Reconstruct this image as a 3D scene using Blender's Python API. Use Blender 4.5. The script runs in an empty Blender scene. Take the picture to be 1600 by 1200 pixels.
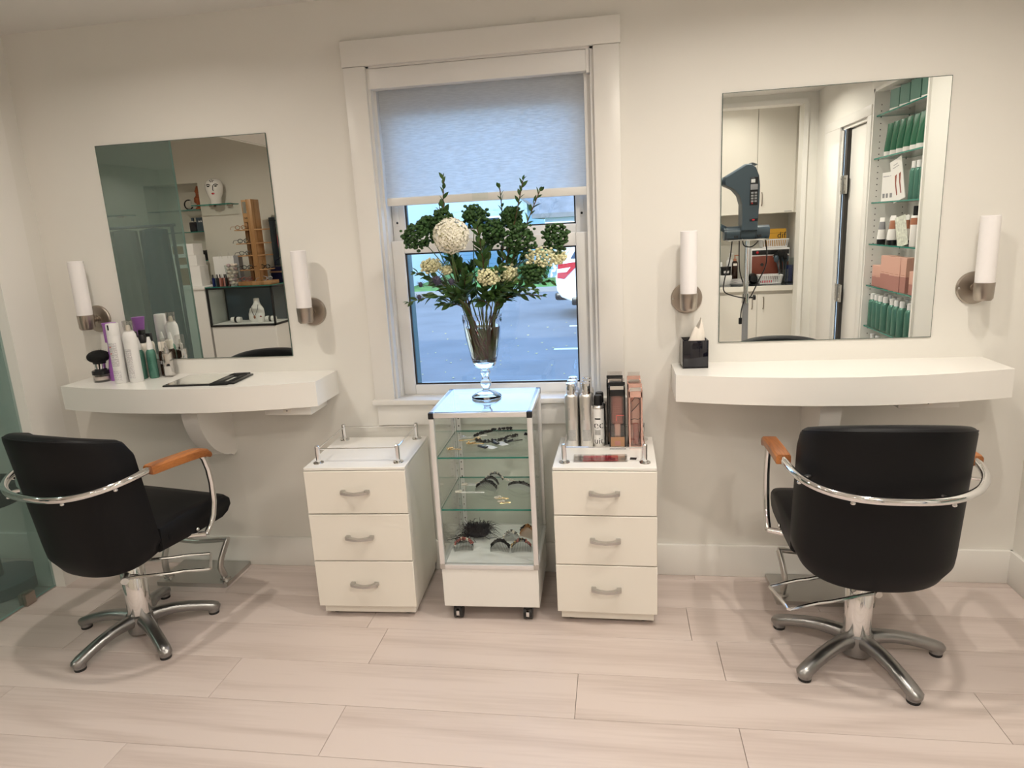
import bpy, bmesh, math, random
from math import sin, cos, pi, radians, sqrt
from mathutils import Vector, Matrix, Euler
random.seed(7)
SC = bpy.context.scene
COL = SC.collection

# ------------------------------------------------------------------ camera
FPX, PITCH, YAW, ROLL, CH, CD = 1066.393, 12.8427, 9.0353, -3.015, 1.4891, 2.756
def make_camera():
    p, y, r = radians(PITCH), radians(YAW), radians(ROLL)
    fwd = Vector((-sin(y)*cos(p), cos(y)*cos(p), -sin(p)))
    rt = Vector((cos(y), sin(y), 0)); up = rt.cross(fwd)
    r2 = rt*cos(r) + up*sin(r); u2 = up*cos(r) - rt*sin(r)
    m = Matrix((r2, u2, -fwd)).transposed().to_4x4()
    m.translation = Vector((0, -CD, CH))
    c = bpy.data.cameras.new('camera'); o = bpy.data.objects.new('camera', c)
    COL.objects.link(o); o.matrix_world = m
    c.sensor_width = 36.0; c.lens = FPX*36.0/1600.0; c.clip_start = 0.02; c.clip_end = 300
    SC.camera = o
make_camera()

# ------------------------------------------------------------------ world, sun, lamps, exposure
SC.view_settings.view_transform = 'Standard'
SC.view_settings.look = 'None'
SC.view_settings.gamma = 1.0
SC.view_settings.use_curve_mapping = False
SC.view_settings.exposure = -0.15
SC.cycles.transparent_max_bounces = 40
W = bpy.data.worlds.new('sky'); SC.world = W; W.use_nodes = True
nt = W.node_tree; bg = nt.nodes['Background']
tc = nt.nodes.new('ShaderNodeTexCoord'); sep = nt.nodes.new('ShaderNodeSeparateXYZ'); rmp = nt.nodes.new('ShaderNodeValToRGB')
nt.links.new(tc.outputs['Generated'], sep.inputs[0]); nt.links.new(sep.outputs['Z'], rmp.inputs[0])
rmp.color_ramp.elements[0].color = (0.50, 0.72, 1.0, 1); rmp.color_ramp.elements[0].position = 0.0
rmp.color_ramp.elements[1].color = (0.32, 0.50, 0.86, 1); rmp.color_ramp.elements[1].position = 0.7
nt.links.new(rmp.outputs[0], bg.inputs['Color']); bg.inputs['Strength'].default_value = 4.7
sun = bpy.data.lights.new('sun', 'SUN'); sun.energy = 5.0; sun.angle = radians(0.6); sun.color = (1.0, 0.93, 0.80)
so = bpy.data.objects.new('sun', sun); COL.objects.link(so)
so.rotation_euler = Vector((0.35, 0.93, -0.36)).to_track_quat('-Z', 'Y').to_euler()
def downlight_or_fill(x, y, w, z=2.372, size=0.06, col=(1.0, 0.922, 0.815), spread=160):
    l = bpy.data.lights.new('downlight_or_fill', 'AREA'); l.shape = 'DISK'; l.size = size; l.energy = w; l.color = col
    l.spread = radians(spread)
    o = bpy.data.objects.new('downlight_or_fill', l); COL.objects.link(o); o.location = (x, y, z)
for x, y, w in [(-1.74, -0.92, 9.5), (0.34, -0.95, 12), (0.98, -0.92, 9), (-0.70, -1.25, 5),
                (-1.6, -2.4, 2), (-0.4, -2.6, 9), (0.75, -2.0, 5)]:
    downlight_or_fill(x, y, w)
for x, y, w in [(-4.3, -3.5, 20), (-5.0, -1.6, 16), (-2.0, -4.2, 14), (-0.3, -4.2, 14), (-3.7, -.9, 10)]:  # last lamp is an added fill, brightening the wall behind the partition
    downlight_or_fill(x, y, w, z=2.74 if x < -3.3 else 2.372)
downlight_or_fill(1.0, -3.20, 3)
downlight_or_fill(1.0, -2.45, 13)  # added fill lamp to brighten the door and alcove corner

# ------------------------------------------------------------------ materials
MATS = {}
def _lin(c):
    return tuple(((v/12.92) if v <= 0.04045 else ((v+0.055)/1.055)**2.4) for v in c)
def S8(r, g, b): return _lin((r/255, g/255, b/255))
def pbr(name, col, rough=0.5, metal=0.0, coat=0.0, spec=0.5, noise=0.0, nscale=8.0, bump=0.0, bscale=200.0, trans=0.0, ior=1.45, sheen=0.0, emit=None):
    m = bpy.data.materials.new(name); m.use_nodes = True
    n = m.node_tree; b = n.nodes['Principled BSDF']
    b.inputs['Base Color'].default_value = (*col, 1)
    b.inputs['Roughness'].default_value = rough; b.inputs['Metallic'].default_value = metal
    b.inputs['Coat Weight'].default_value = coat; b.inputs['Specular IOR Level'].default_value = spec
    b.inputs['Transmission Weight'].default_value = trans; b.inputs['IOR'].default_value = ior
    b.inputs['Sheen Weight'].default_value = sheen
    if emit: b.inputs['Emission Color'].default_value = (*emit[0], 1); b.inputs['Emission Strength'].default_value = emit[1]
    t = n.nodes.new('ShaderNodeTexCoord')
    if noise > 0:
        x = n.nodes.new('ShaderNodeTexNoise'); x.inputs['Scale'].default_value = nscale; x.inputs['Detail'].default_value = 4
        n.links.new(t.outputs['Object'], x.inputs['Vector'])
        r = n.nodes.new('ShaderNodeValToRGB'); r.color_ramp.elements[0].position = .3; r.color_ramp.elements[1].position = .7
        lo = tuple(max(0, c*(1-noise)) for c in col); hi = tuple(min(1, c*(1+noise*.6)) for c in col)
        r.color_ramp.elements[0].color = (*lo, 1); r.color_ramp.elements[1].color = (*hi, 1)
        n.links.new(x.outputs['Fac'], r.inputs[0]); n.links.new(r.outputs[0], b.inputs['Base Color'])
    if bump > 0:
        x2 = n.nodes.new('ShaderNodeTexNoise'); x2.inputs['Scale'].default_value = bscale; x2.inputs['Detail'].default_value = 3
        n.links.new(t.outputs['Object'], x2.inputs['Vector'])
        bp = n.nodes.new('ShaderNodeBump'); bp.inputs['Strength'].default_value = bump; bp.inputs['Distance'].default_value = .002
        n.links.new(x2.outputs['Fac'], bp.inputs['Height']); n.links.new(bp.outputs[0], b.inputs['Normal'])
    return m
def thin_glass(name, tint=(0.93, 0.97, 0.95), refl=0.06, haze=0.0, hazecol=(0.6, 0.7, 0.66), rough=0.0, ribs=False):
    m = bpy.data.materials.new(name); m.use_nodes = True; n = m.node_tree
    for x in list(n.nodes): n.nodes.remove(x)
    out = n.nodes.new('ShaderNodeOutputMaterial'); tr = n.nodes.new('ShaderNodeBsdfTransparent'); gl = n.nodes.new('ShaderNodeBsdfGlossy')
    tr.inputs[0].default_value = (*tint, 1); gl.inputs['Roughness'].default_value = rough
    lw = n.nodes.new('ShaderNodeLayerWeight'); lw.inputs['Blend'].default_value = .5
    pw = n.nodes.new('ShaderNodeMath'); pw.operation = 'POWER'; pw.inputs[1].default_value = 4.0
    ml = n.nodes.new('ShaderNodeMath'); ml.operation = 'MULTIPLY_ADD'; ml.inputs[1].default_value = .8; ml.inputs[2].default_value = refl
    n.links.new(lw.outputs['Facing'], pw.inputs[0]); n.links.new(pw.outputs[0], ml.inputs[0])
    mix = n.nodes.new('ShaderNodeMixShader'); n.links.new(ml.outputs[0], mix.inputs[0]); n.links.new(tr.outputs[0], mix.inputs[1]); n.links.new(gl.outputs[0], mix.inputs[2])
    last = mix
    if haze > 0:
        df = n.nodes.new('ShaderNodeBsdfDiffuse'); df.inputs[0].default_value = (*hazecol, 1)
        m2 = n.nodes.new('ShaderNodeMixShader'); m2.inputs[0].default_value = haze
        if ribs:
            t = n.nodes.new('ShaderNodeTexCoord'); w = n.nodes.new('ShaderNodeTexWave'); w.wave_type = 'BANDS'; w.bands_direction = 'Y'; w.inputs['Scale'].default_value = 60
            n.links.new(t.outputs['Object'], w.inputs['Vector'])
            mm = n.nodes.new('ShaderNodeMath'); mm.operation = 'MULTIPLY_ADD'; mm.inputs[1].default_value = haze*.5; mm.inputs[2].default_value = haze*.75
            n.links.new(w.outputs['Fac'], mm.inputs[0]); n.links.new(mm.outputs[0], m2.inputs[0])
        n.links.new(mix.outputs[0], m2.inputs[1]); n.links.new(df.outputs[0], m2.inputs[2]); last = m2
    n.links.new(last.outputs[0], out.inputs['Surface'])
    return m
def wood(name, c1, c2, scale=14.0, axis='Y', rough=.4, seed_obj=True, stretch=(1, .12, 1), contrast=(.35, .65), coat=0.0):
    m = bpy.data.materials.new(name); m.use_nodes = True; n = m.node_tree; b = n.nodes['Principled BSDF']
    t = n.nodes.new('ShaderNodeTexCoord'); mp = n.nodes.new('ShaderNodeMapping'); mp.inputs['Scale'].default_value = stretch
    add = n.nodes.new('ShaderNodeVectorMath'); add.operation = 'ADD'
    oi = n.nodes.new('ShaderNodeObjectInfo'); mu = n.nodes.new('ShaderNodeVectorMath'); mu.operation = 'SCALE'; mu.inputs['Scale'].default_value = 37.0
    cx = n.nodes.new('ShaderNodeCombineXYZ'); n.links.new(oi.outputs['Random'], cx.inputs[0]); n.links.new(oi.outputs['Random'], cx.inputs[1]); n.links.new(oi.outputs['Random'], cx.inputs[2])
    n.links.new(cx.outputs[0], mu.inputs[0]); n.links.new(t.outputs['Object'], add.inputs[0]); n.links.new(mu.outputs[0], add.inputs[1])
    n.links.new(add.outputs[0], mp.inputs['Vector'])
    ns = n.nodes.new('ShaderNodeTexNoise'); ns.inputs['Scale'].default_value = scale*.28; ns.inputs['Detail'].default_value = 2; ns.inputs['Distortion'].default_value = .4
    n.links.new(mp.outputs[0], ns.inputs['Vector'])
    # rings of the slow noise give cathedral figure
    ml = n.nodes.new('ShaderNodeMath'); ml.operation = 'MULTIPLY'; ml.inputs[1].default_value = 9.0
    fr = n.nodes.new('ShaderNodeMath'); fr.operation = 'PINGPONG'; fr.inputs[1].default_value = 1.0
    n.links.new(ns.outputs['Fac'], ml.inputs[0]); n.links.new(ml.outputs[0], fr.inputs[0])
    fine = n.nodes.new('ShaderNodeTexNoise'); fine.inputs['Scale'].default_value = scale*9; fine.inputs['Detail'].default_value = 3
    mp2 = n.nodes.new('ShaderNodeMapping'); mp2.inputs['Scale'].default_value = tuple(s if s == 1 else s*.35 for s in stretch)
    n.links.new(add.outputs[0], mp2.inputs['Vector']); n.links.new(mp2.outputs[0], fine.inputs['Vector'])
    mx = n.nodes.new('ShaderNodeMath'); mx.operation = 'MULTIPLY_ADD'; mx.inputs[1].default_value = .45
    hf = n.nodes.new('ShaderNodeMath'); hf.operation = 'MULTIPLY'; hf.inputs[1].default_value = .6
    n.links.new(fine.outputs['Fac'], hf.inputs[0]); n.links.new(fr.outputs[0], mx.inputs[0]); n.links.new(hf.outputs[0], mx.inputs[2])
    r = n.nodes.new('ShaderNodeValToRGB'); r.color_ramp.elements[0].position = contrast[0]; r.color_ramp.elements[1].position = contrast[1]
    r.color_ramp.elements[0].color = (*c2, 1); r.color_ramp.elements[1].color = (*c1, 1)
    n.links.new(mx.outputs[0], r.inputs[0]); n.links.new(r.outputs[0], b.inputs['Base Color'])
    b.inputs['Roughness'].default_value = rough; b.inputs['Coat Weight'].default_value = coat
    return m
def print_mat(name, base, ink, scale=90.0, rough=.35, red=False):
    """rows of fine, unreadable print on a label"""
    m = bpy.data.materials.new(name); m.use_nodes = True; n = m.node_tree; b = n.nodes['Principled BSDF']
    t = n.nodes.new('ShaderNodeTexCoord'); s = n.nodes.new('ShaderNodeSeparateXYZ'); n.links.new(t.outputs['Object'], s.inputs[0])
    w = n.nodes.new('ShaderNodeMath'); w.operation = 'MULTIPLY'; w.inputs[1].default_value = scale*2.6; n.links.new(s.outputs['Z'], w.inputs[0])
    f = n.nodes.new('ShaderNodeMath'); f.operation = 'FRACT'; n.links.new(w.outputs[0], f.inputs[0])
    g = n.nodes.new('ShaderNodeMath'); g.operation = 'GREATER_THAN'; g.inputs[1].default_value = .5; n.links.new(f.outputs[0], g.inputs[0])
    ns = n.nodes.new('ShaderNodeTexNoise'); ns.inputs['Scale'].default_value = scale*5; n.links.new(t.outputs['Object'], ns.inputs['Vector'])
    g2 = n.nodes.new('ShaderNodeMath'); g2.operation = 'GREATER_THAN'; g2.inputs[1].default_value = .47; n.links.new(ns.outputs['Fac'], g2.inputs[0])
    k = n.nodes.new('ShaderNodeMath'); k.operation = 'MULTIPLY'; n.links.new(g.outputs[0], k.inputs[0]); n.links.new(g2.outputs[0], k.inputs[1])
    mx = n.nodes.new('ShaderNodeMix'); mx.data_type = 'RGBA'; n.links.new(k.outputs[0], mx.inputs['Factor'])
    mx.inputs['A'].default_value = (*base, 1); mx.inputs['B'].default_value = (*ink, 1)
    n.links.new(mx.outputs['Result'], b.inputs['Base Color']); b.inputs['Roughness'].default_value = rough
    return m
def shade_fabric(name):
    m = bpy.data.materials.new(name); m.use_nodes = True; n = m.node_tree
    for x in list(n.nodes): n.nodes.remove(x)
    out = n.nodes.new('ShaderNodeOutputMaterial')
    df = n.nodes.new('ShaderNodeBsdfDiffuse'); tl = n.nodes.new('ShaderNodeBsdfTranslucent'); tr = n.nodes.new('ShaderNodeBsdfTransparent')
    t = n.nodes.new('ShaderNodeTexCoord'); mp = n.nodes.new('ShaderNodeMapping'); mp.inputs['Scale'].default_value = (30, 30, 260)
    ns = n.nodes.new('ShaderNodeTexNoise'); ns.inputs['Scale'].default_value = 1.0; ns.inputs['Detail'].default_value = 3
    n.links.new(t.outputs['Object'], mp.inputs[0]); n.links.new(mp.outputs[0], ns.inputs['Vector'])
    r = n.nodes.new('ShaderNodeValToRGB'); r.color_ramp.elements[0].position = .35; r.color_ramp.elements[1].position = .65
    r.color_ramp.elements[0].color = (.78, .78, .77, 1); r.color_ramp.elements[1].color = (.90, .90, .89, 1)
    n.links.new(ns.outputs['Fac'], r.inputs[0]); n.links.new(r.outputs[0], df.inputs[0]); n.links.new(r.outputs[0], tl.inputs[0])
    a = n.nodes.new('ShaderNodeMixShader'); a.inputs[0].default_value = .76
    n.links.new(df.outputs[0], a.inputs[1]); n.links.new(tl.outputs[0], a.inputs[2])
    c = n.nodes.new('ShaderNodeMixShader')
    mm = n.nodes.new('ShaderNodeMath'); mm.operation = 'MULTIPLY_ADD'; mm.inputs[1].default_value = .16; mm.inputs[2].default_value = -0.02
    n.links.new(ns.outputs['Fac'], mm.inputs[0]); n.links.new(mm.outputs[0], c.inputs[0])
    n.links.new(a.outputs[0], c.inputs[1]); n.links.new(tr.outputs[0], c.inputs[2])
    n.links.new(c.outputs[0], out.inputs['Surface'])
    return m

M = dict(
    wall=pbr('wall_paint', (.80, .78, .73), .55, bump=.04, bscale=120),
    shopwall=pbr('shop_wall_paint', (.66, .63, .55), .6),
    ceil=pbr('ceiling_paint', (.76, .74, .70), .7),
    trim=pbr('trim_paint', (.83, .81, .77), .35),
    lacq=pbr('white_lacquer', (.85, .83, .79), .22),
    cream=pbr('cream_laminate', (.84, .80, .725), .3),
    pvc=pbr('white_vinyl', (.84, .83, .81), .3),
    gap=pbr('dark_gap', (.05, .045, .04), .8),
    mirror=pbr('mirror_silver', (.90, .93, .91), .0, 1.0),
    mirredge=pbr('mirror_edge', (.10, .14, .12), .15),
    chrome=pbr('chrome', (.80, .80, .80), .07, 1.0),
    alu=pbr('polished_aluminium', (.36, .355, .35), .30, 1.0, noise=.1, nscale=14),
    steel=pbr('satin_steel', (.55, .54, .52), .28, 1.0),
    nickel=pbr('brushed_nickel', (.42, .37, .32), .32, 1.0),
    anod=pbr('anodised_aluminium', (.80, .79, .79), .30, .55),
    opal=pbr('opal_glass', (.90, .87, .87), .28, trans=0.0),
    vinyl=pbr('black_vinyl', (.006, .006, .007), .48, spec=.22, bump=.10, bscale=350),
    black=pbr('black_plastic', (.012, .012, .013), .3),
    blackgl=pbr('black_glass', (.006, .006, .012), .05, coat=.5),
    rubber=pbr('black_rubber', (.02, .02, .02), .7),
    oak=wood('oak_arm', S8(186, 116, 56), S8(112, 60, 22), 34, stretch=(1, .1, 1), contrast=(.15, .75), coat=.15),
    plank=wood('pale_plank', (.64, .55, .51), (.475, .39, .35), 9.5, stretch=(.14, 1, 1), rough=.36, contrast=(.02, .62)),
    pine=wood('pine_rack', S8(176, 136, 92), S8(146, 106, 64), 20, stretch=(1, 1, .1)),
    shade=shade_fabric('roller_fabric'),
    pane=thin_glass('window_glass', (.90, .96, 1.0), .05),
    clear=thin_glass('clear_glass', (.95, .975, .965), .05),
    casepane=thin_glass('case_glass', (.975, .99, .983), .012),
    toppane=thin_glass('case_top_glass', (.96, .98, .98), .22),
    shelfgl=thin_glass('shelf_glass', (.955, .985, .972), .03),
    plast=thin_glass('clear_plastic', (.93, .92, .91), .10, rough=.08),
    frost=thin_glass('partition_glass', (.59, .71, .695), .06, haze=.10, hazecol=(.27, .36, .35), ribs=True),
    gedge=pbr('green_glass_edge', (.01, .20, .155), .1),
    gedge2=pbr('pale_glass_edge', (.35, .50, .45), .1),
    vase=pbr('vase_glass', (1, 1, 1), .0, trans=1.0, ior=1.45),
    water=pbr('vase_water', (.66, .54, .38), .0, trans=1.0, ior=1.33),
    leaf=pbr('leaf_green', (.05, .115, .03), .4, noise=.35, nscale=30),
    leaf2=pbr('leaf_light', (.095, .19, .05), .4, noise=.3, nscale=30),
    stem=pbr('green_stem', (.10, .16, .045), .5),
    bstem=pbr('brown_stem', (.10, .05, .025), .6),
    head=pbr('green_floret', (.036, .095, .022), .6, noise=.4, nscale=60),
    hyd=pbr('cream_petal', (.95, .92, .80), .6, noise=.05, nscale=40),
    yarrow=pbr('yellow_cream_floret', (.80, .78, .50), .7, noise=.2, nscale=60),
    thistle=pbr('thistle_blue', (.055, .05, .085), .6),
    silver=pbr('silver_can', (.74, .72, .69), .30, .9),
    silcap=pbr('mirror_cap', (.85, .85, .86), .06, 1.0),
    whitepl=pbr('white_plastic', (.80, .79, .78), .3),
    ivory=pbr('ivory_plastic', (.82, .77, .68), .35),
    purple=pbr('purple_plastic', (.38, .14, .50), .35),
    green=pbr('green_bottle', (.085, .215, .165), .25, metal=.25),
    greenbox=pbr('green_card', (.09, .20, .155), .45),
    greentube=pbr('green_tube', (.025, .13, .07), .22),
    amber=pbr('amber_glass', (.03, .012, .006), .08, coat=.4),
    pink=pbr('pink_card', (.68, .40, .32), .45),
    pinkd=pbr('mauve_card', (.42, .20, .17), .45),
    brownlbl=pbr('copper_label', (.40, .17, .10), .35),
    grey=pbr('grey_plastic', (.30, .30, .31), .4),
    bluegrey=pbr('slate_plastic', (.055, .08, .10), .32),
    panel=pbr('keypad_black', (.01, .01, .012), .3),
    red=pbr('red_plastic', (.55, .02, .03), .35),
    pinkcomb=pbr('pink_comb', (.70, .08, .12), .2),
    rose=pbr('rose_brush', (.46, .16, .13), .25, metal=.4),
    roseg=pbr('rose_foil', (.80, .50, .42), .2, metal=.6),
    paper=pbr('white_paper', (.82, .80, .77), .7),
    tissue=pbr('tissue', (.84, .78, .70), .9),
    yellow=pbr('yellow_card', (.62, .33, .03), .5),
    ink=pbr('black_ink', (.01, .01, .01), .5),
    redink=pbr('coral_ink', (.75, .12, .10), .5),
    greyink=pbr('grey_ink', (.25, .25, .26), .5),
    whiteink=pbr('white_ink', (.7, .7, .7), .5),
    blueliq=pbr('blue_liquid', (.01, .02, .12), .1),
    brownbox=pbr('russet_enamel', (.19, .05, .03), .35),
    ctop=pbr('dark_counter', (.035, .04, .04), .12),
    teal=pbr('teal_cloth', (.006, .06, .075), .85),
    glitter=pbr('grey_cloth', (.16, .17, .15), .8, noise=.3, nscale=180),
    navy=pbr('navy_leather', (.008, .01, .05), .4),
    tan=pbr('tan_leather', (.40, .22, .12), .5),
    pebble=pbr('cream_pebble', (.66, .56, .48), .4), pebble2=pbr('mauve_pebble', (.42, .30, .31), .4),
    terracotta=pbr('terracotta', (.30, .08, .025), .6),
    porcelain=pbr('porcelain', (.80, .77, .72), .12, coat=.5),
    lips=pbr('red_glaze', (.45, .01, .02), .15),
    jet=pbr('jet_bead', (.008, .008, .010), .12), pearl=pbr('pearl_bead', (.72, .66, .58), .2), gold=pbr('gold_wire', (.70, .50, .25), .25, 1.0),
    tort=pbr('tortoise_comb', (.30, .13, .04), .3), darkcomb=pbr('smoke_comb', (.06, .06, .057), .25), gem=pbr('garnet_bead', (.32, .10, .09), .12),
    plume=pbr('black_feather', (.006, .005, .011), .7),
    powder=pbr('pale_powder', (.80, .72, .68), .8),
    bristle=pbr('black_bristle', (.006, .006, .006), .9),
    asphalt=pbr('asphalt', (.19, .185, .18), .85, noise=.16, nscale=1.2, bump=.2, bscale=60),
    stripe=pbr('road_paint', (.72, .74, .78), .7),
    kerb=pbr('kerb_concrete', (.28, .28, .27), .8),
    lawn=pbr('lawn', (.12, .26, .04), .9, noise=.4, nscale=5),
    siding=pbr('white_siding', (.80, .82, .84), .6), bluesid=pbr('blue_siding', (.38, .52, .66), .6),
    roof=pbr('roof_shingle', (.20, .20, .20), .9, noise=.2, nscale=3),
    darkglass=pbr('dark_window', (.03, .05, .08), .05),
    bush=pbr('shrub_leaf', (.06, .16, .07), .7, noise=.5, nscale=9),
    bark=pbr('bark', (.10, .07, .05), .9),
    car=pbr('white_car_paint', (.78, .80, .82), .12, coat=.8),
    lampred=pbr('tail_lamp_red', (.42, .008, .015), .08, coat=.6), lampclear=pbr('tail_lamp_clear', (.75, .70, .70), .1),
    fallen=pbr('dry_leaf', (.60, .50, .20), .8),
    tealjamb=pbr('teal_exterior_trim', (.03, .11, .12), .5),
    print_white=print_mat('print_white', (.78, .76, .76), (.30, .29, .30)),
    print_green=print_mat('print_green', (.05, .17, .125), (.02, .09, .065), 60),
    print_silver=print_mat('print_silver', (.50, .49, .47), (.27, .27, .27), 120),
    rattan=pbr('woven_tan', (.30, .18, .09), .7),
    drapes=pbr('dark_coat', (.02, .03, .03), .9),
)

# ------------------------------------------------------------------ mesh helpers
class G:
    def __init__(s): s.v = []; s.f = []; s.m = []
    def add(s, vs, fs, mi=0):
        o = len(s.v); s.v += [tuple(p) for p in vs]; s.f += [tuple(i+o for i in f) for f in fs]; s.m += [mi]*len(fs); return s
    def box(s, x0, x1, y0, y1, z0, z1, mi=0):
        return s.add([(x0,y0,z0),(x1,y0,z0),(x1,y1,z0),(x0,y1,z0),(x0,y0,z1),(x1,y0,z1),(x1,y1,z1),(x0,y1,z1)],
                     [(0,3,2,1),(4,5,6,7),(0,1,5,4),(1,2,6,5),(2,3,7,6),(3,0,4,7)], mi)
    def pane(s, x0, x1, y0, y1, z0, z1, thin, face=0, edge=1):
        """glass sheet: two broad faces in slot face, rim in slot edge; thin = 0,1,2 axis of thickness"""
        o = len(s.f); s.box(x0, x1, y0, y1, z0, z1, face)
        fa = {0: (3, 5), 1: (2, 4), 2: (0, 1)}[thin]
        for i in range(6):
            s.m[o+i] = face if i in fa else edge
        return s
    def rbox(s, x0, x1, y0, y1, z0, z1, b=.005, seg=2, mi=0):
        bm = bmesh.new(); bmesh.ops.create_cube(bm, size=1.0)
        for v in bm.verts: v.co = Vector(((x0+x1)/2+v.co.x*(x1-x0), (y0+y1)/2+v.co.y*(y1-y0), (z0+z1)/2+v.co.z*(z1-z0)))
        bmesh.ops.bevel(bm, geom=bm.edges[:], offset=min(b, .49*min(x1-x0, y1-y0, z1-z0)), segments=seg, profile=.5, affect='EDGES')
        bm.verts.index_update()
        s.add([v.co[:] for v in bm.verts], [[v.index for v in f.verts] for f in bm.faces], mi); bm.free(); return s
    def lathe(s, prof, c=(0, 0, 0), n=24, mi=0, M4=None):
        """prof: (r, z) bottom to top; closed where r = 0"""
        vs = []; rings = []
        for r, z in prof:
            if r < 1e-6: rings.append([len(vs)]); vs.append((0, 0, z))
            else:
                rings.append(list(range(len(vs), len(vs)+n)))
                vs += [(r*cos(2*pi*i/n), r*sin(2*pi*i/n), z) for i in range(n)]
        fs = []
        for a, b in zip(rings, rings[1:]):
            if len(a) == 1 and len(b) == 1: continue
            for i in range(n):
                j = (i+1) % n
                if len(a) == 1: fs.append((a[0], b[j], b[i])[::-1] if False else (a[0], b[j], b[i]))
                elif len(b) == 1: fs.append((a[i], a[j], b[0]))
                else: fs.append((a[i], a[j], b[j], b[i]))
        if M4 is not None: vs = [tuple(M4 @ Vector(p)) for p in vs]
        vs = [(p[0]+c[0], p[1]+c[1], p[2]+c[2]) for p in vs]
        return s.add(vs, fs, mi)
    def cyl(s, p0, p1, r0, r1=None, n=14, mi=0):
        r1 = r0 if r1 is None else r1
        p0, p1 = Vector(p0), Vector(p1); d = p1-p0
        q = Vector((0, 0, 1)).rotation_difference(d.normalized()).to_matrix().to_4x4()
        return s.lathe([(0, 0), (r0, 0), (r1, d.length), (0, d.length)], p0, n, mi, q)
    def sweep(s, pts, sec, up=(0, 0, 1), closed=False, mi=0, scales=None, capends=True):
        """sec: list of (a, b) in the frame (side, up') carried along pts"""
        P = [Vector(p) for p in pts]; n = len(P); k = len(sec); vs = []
        u = Vector(up)
        for i, p in enumerate(P):
            a = P[(i-1) % n] if (closed or i > 0) else P[i]; b = P[(i+1) % n] if (closed or i < n-1) else P[i]
            t = (b-a).normalized()
            sd = t.cross(u)
            if sd.length < 1e-5: sd = t.cross(Vector((1, 0, 0)))
            sd.normalize(); uu = sd.cross(t).normalized(); u = uu
            sc = scales[i] if scales else 1
            if not isinstance(sc, tuple): sc = (sc, sc)
            vs += [tuple(p+sd*(x*sc[0])+uu*(y*sc[1])) for x, y in sec]
        fs = []
        for i in range(n if closed else n-1):
            j = (i+1) % n
            for q in range(k):
                w = (q+1) % k
                fs.append((i*k+q, i*k+w, j*k+w, j*k+q))
        if not closed and capends:
            fs.append(tuple(range(k))[::-1]); fs.append(tuple((n-1)*k+q for q in range(k)))
        return s.add(vs, fs, mi)
    def tube(s, pts, r, n=10, closed=False, mi=0, scales=None):
        return s.sweep(pts, [(r*cos(2*pi*i/n), r*sin(2*pi*i/n)) for i in range(n)], (0.013, 0.017, 1), closed, mi, scales)
    def ball(s, c, r, n=10, k=6, mi=0):
        r = r if isinstance(r, tuple) else (r, r, r)
        o = len(s.v)
        s.lathe([(sin(pi*i/k), -cos(pi*i/k)) for i in range(k+1)], (0, 0, 0), n, mi)
        for i in range(o, len(s.v)):
            p = s.v[i]; s.v[i] = (c[0]+p[0]*r[0], c[1]+p[1]*r[1], c[2]+p[2]*r[2])
        return s
    def prism(s, poly, a, b, axis='x', mi=0):
        n = len(poly)
        def P(p, h):
            return {'x': (h, p[0], p[1]), 'y': (p[0], h, p[1]), 'z': (p[0], p[1], h)}[axis]
        vs = [P(p, a) for p in poly]+[P(p, b) for p in poly]
        fs = [tuple(range(n))[::-1], tuple(range(n, 2*n))]+[(i, (i+1) % n, n+(i+1) % n, n+i) for i in range(n)]
        return s.add(vs, fs, mi)
    def grid(s, rows, mi=0, closeu=False, closev=False):
        n, k = len(rows), len(rows[0]); vs = [p for r in rows for p in r]; fs = []
        for i in range(n if closev else n-1):
            for j in range(k if closeu else k-1):
                a, b = (i+1) % n, (j+1) % k
                fs.append((i*k+j, i*k+b, a*k+b, a*k+j))
        return s.add(vs, fs, mi)
    def xf(s, M4, start=0):
        for i in range(start, len(s.v)): s.v[i] = tuple(M4 @ Vector(s.v[i]))
        return s
    def build(s, name, mats, parent=None, loc=None, rot=None, sharp=38, kind=None, flat=False):
        if not isinstance(mats, (list, tuple)): mats = [mats]
        me = bpy.data.meshes.new(name); me.from_pydata(s.v, [], s.f)
        for m in mats: me.materials.append(M[m] if isinstance(m, str) else m)
        if len(mats) > 1: me.polygons.foreach_set('material_index', s.m)
        bm = bmesh.new(); bm.from_mesh(me); bmesh.ops.recalc_face_normals(bm, faces=bm.faces[:]); bm.to_mesh(me); bm.free()
        if not flat:
            me.polygons.foreach_set('use_smooth', [True]*len(me.polygons)); me.set_sharp_from_angle(angle=radians(sharp))
        me.update()
        return link(name, me, parent, loc, rot, kind)
def link(name, me, parent=None, loc=None, rot=None, kind=None, scale=None):
    o = bpy.data.objects.new(name, me); COL.objects.link(o)
    if parent: o.parent = parent
    if loc is not None: o.location = loc
    if rot is not None: o.rotation_euler = rot
    if scale is not None: o.scale = scale
    if kind: o['kind'] = kind
    return o
def thing(name, label, cat, loc=(0, 0, 0), rz=0.0, group=None):
    o = bpy.data.objects.new(name, None); COL.objects.link(o); o.location = loc; o.rotation_euler = (0, 0, rz)
    o.empty_display_size = .05
    o['label'] = label; o['category'] = cat
    if group: o['group'] = group
    return o
def tag(o, label, cat, group=None):
    o['label'] = label; o['category'] = cat
    if group: o['group'] = group
    return o
def dup(root, loc, rz=None, label=None, group=None):
    r = root.copy(); COL.objects.link(r); r.location = loc
    if rz is not None: r.rotation_euler = (0, 0, rz)
    if label: r['label'] = label
    if group: r['group'] = group
    for ch in list(root.children):
        c = ch.copy(); COL.objects.link(c); c.parent = r
        for g in list(ch.children):
            d = g.copy(); COL.objects.link(d); d.parent = c
    return r
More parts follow.
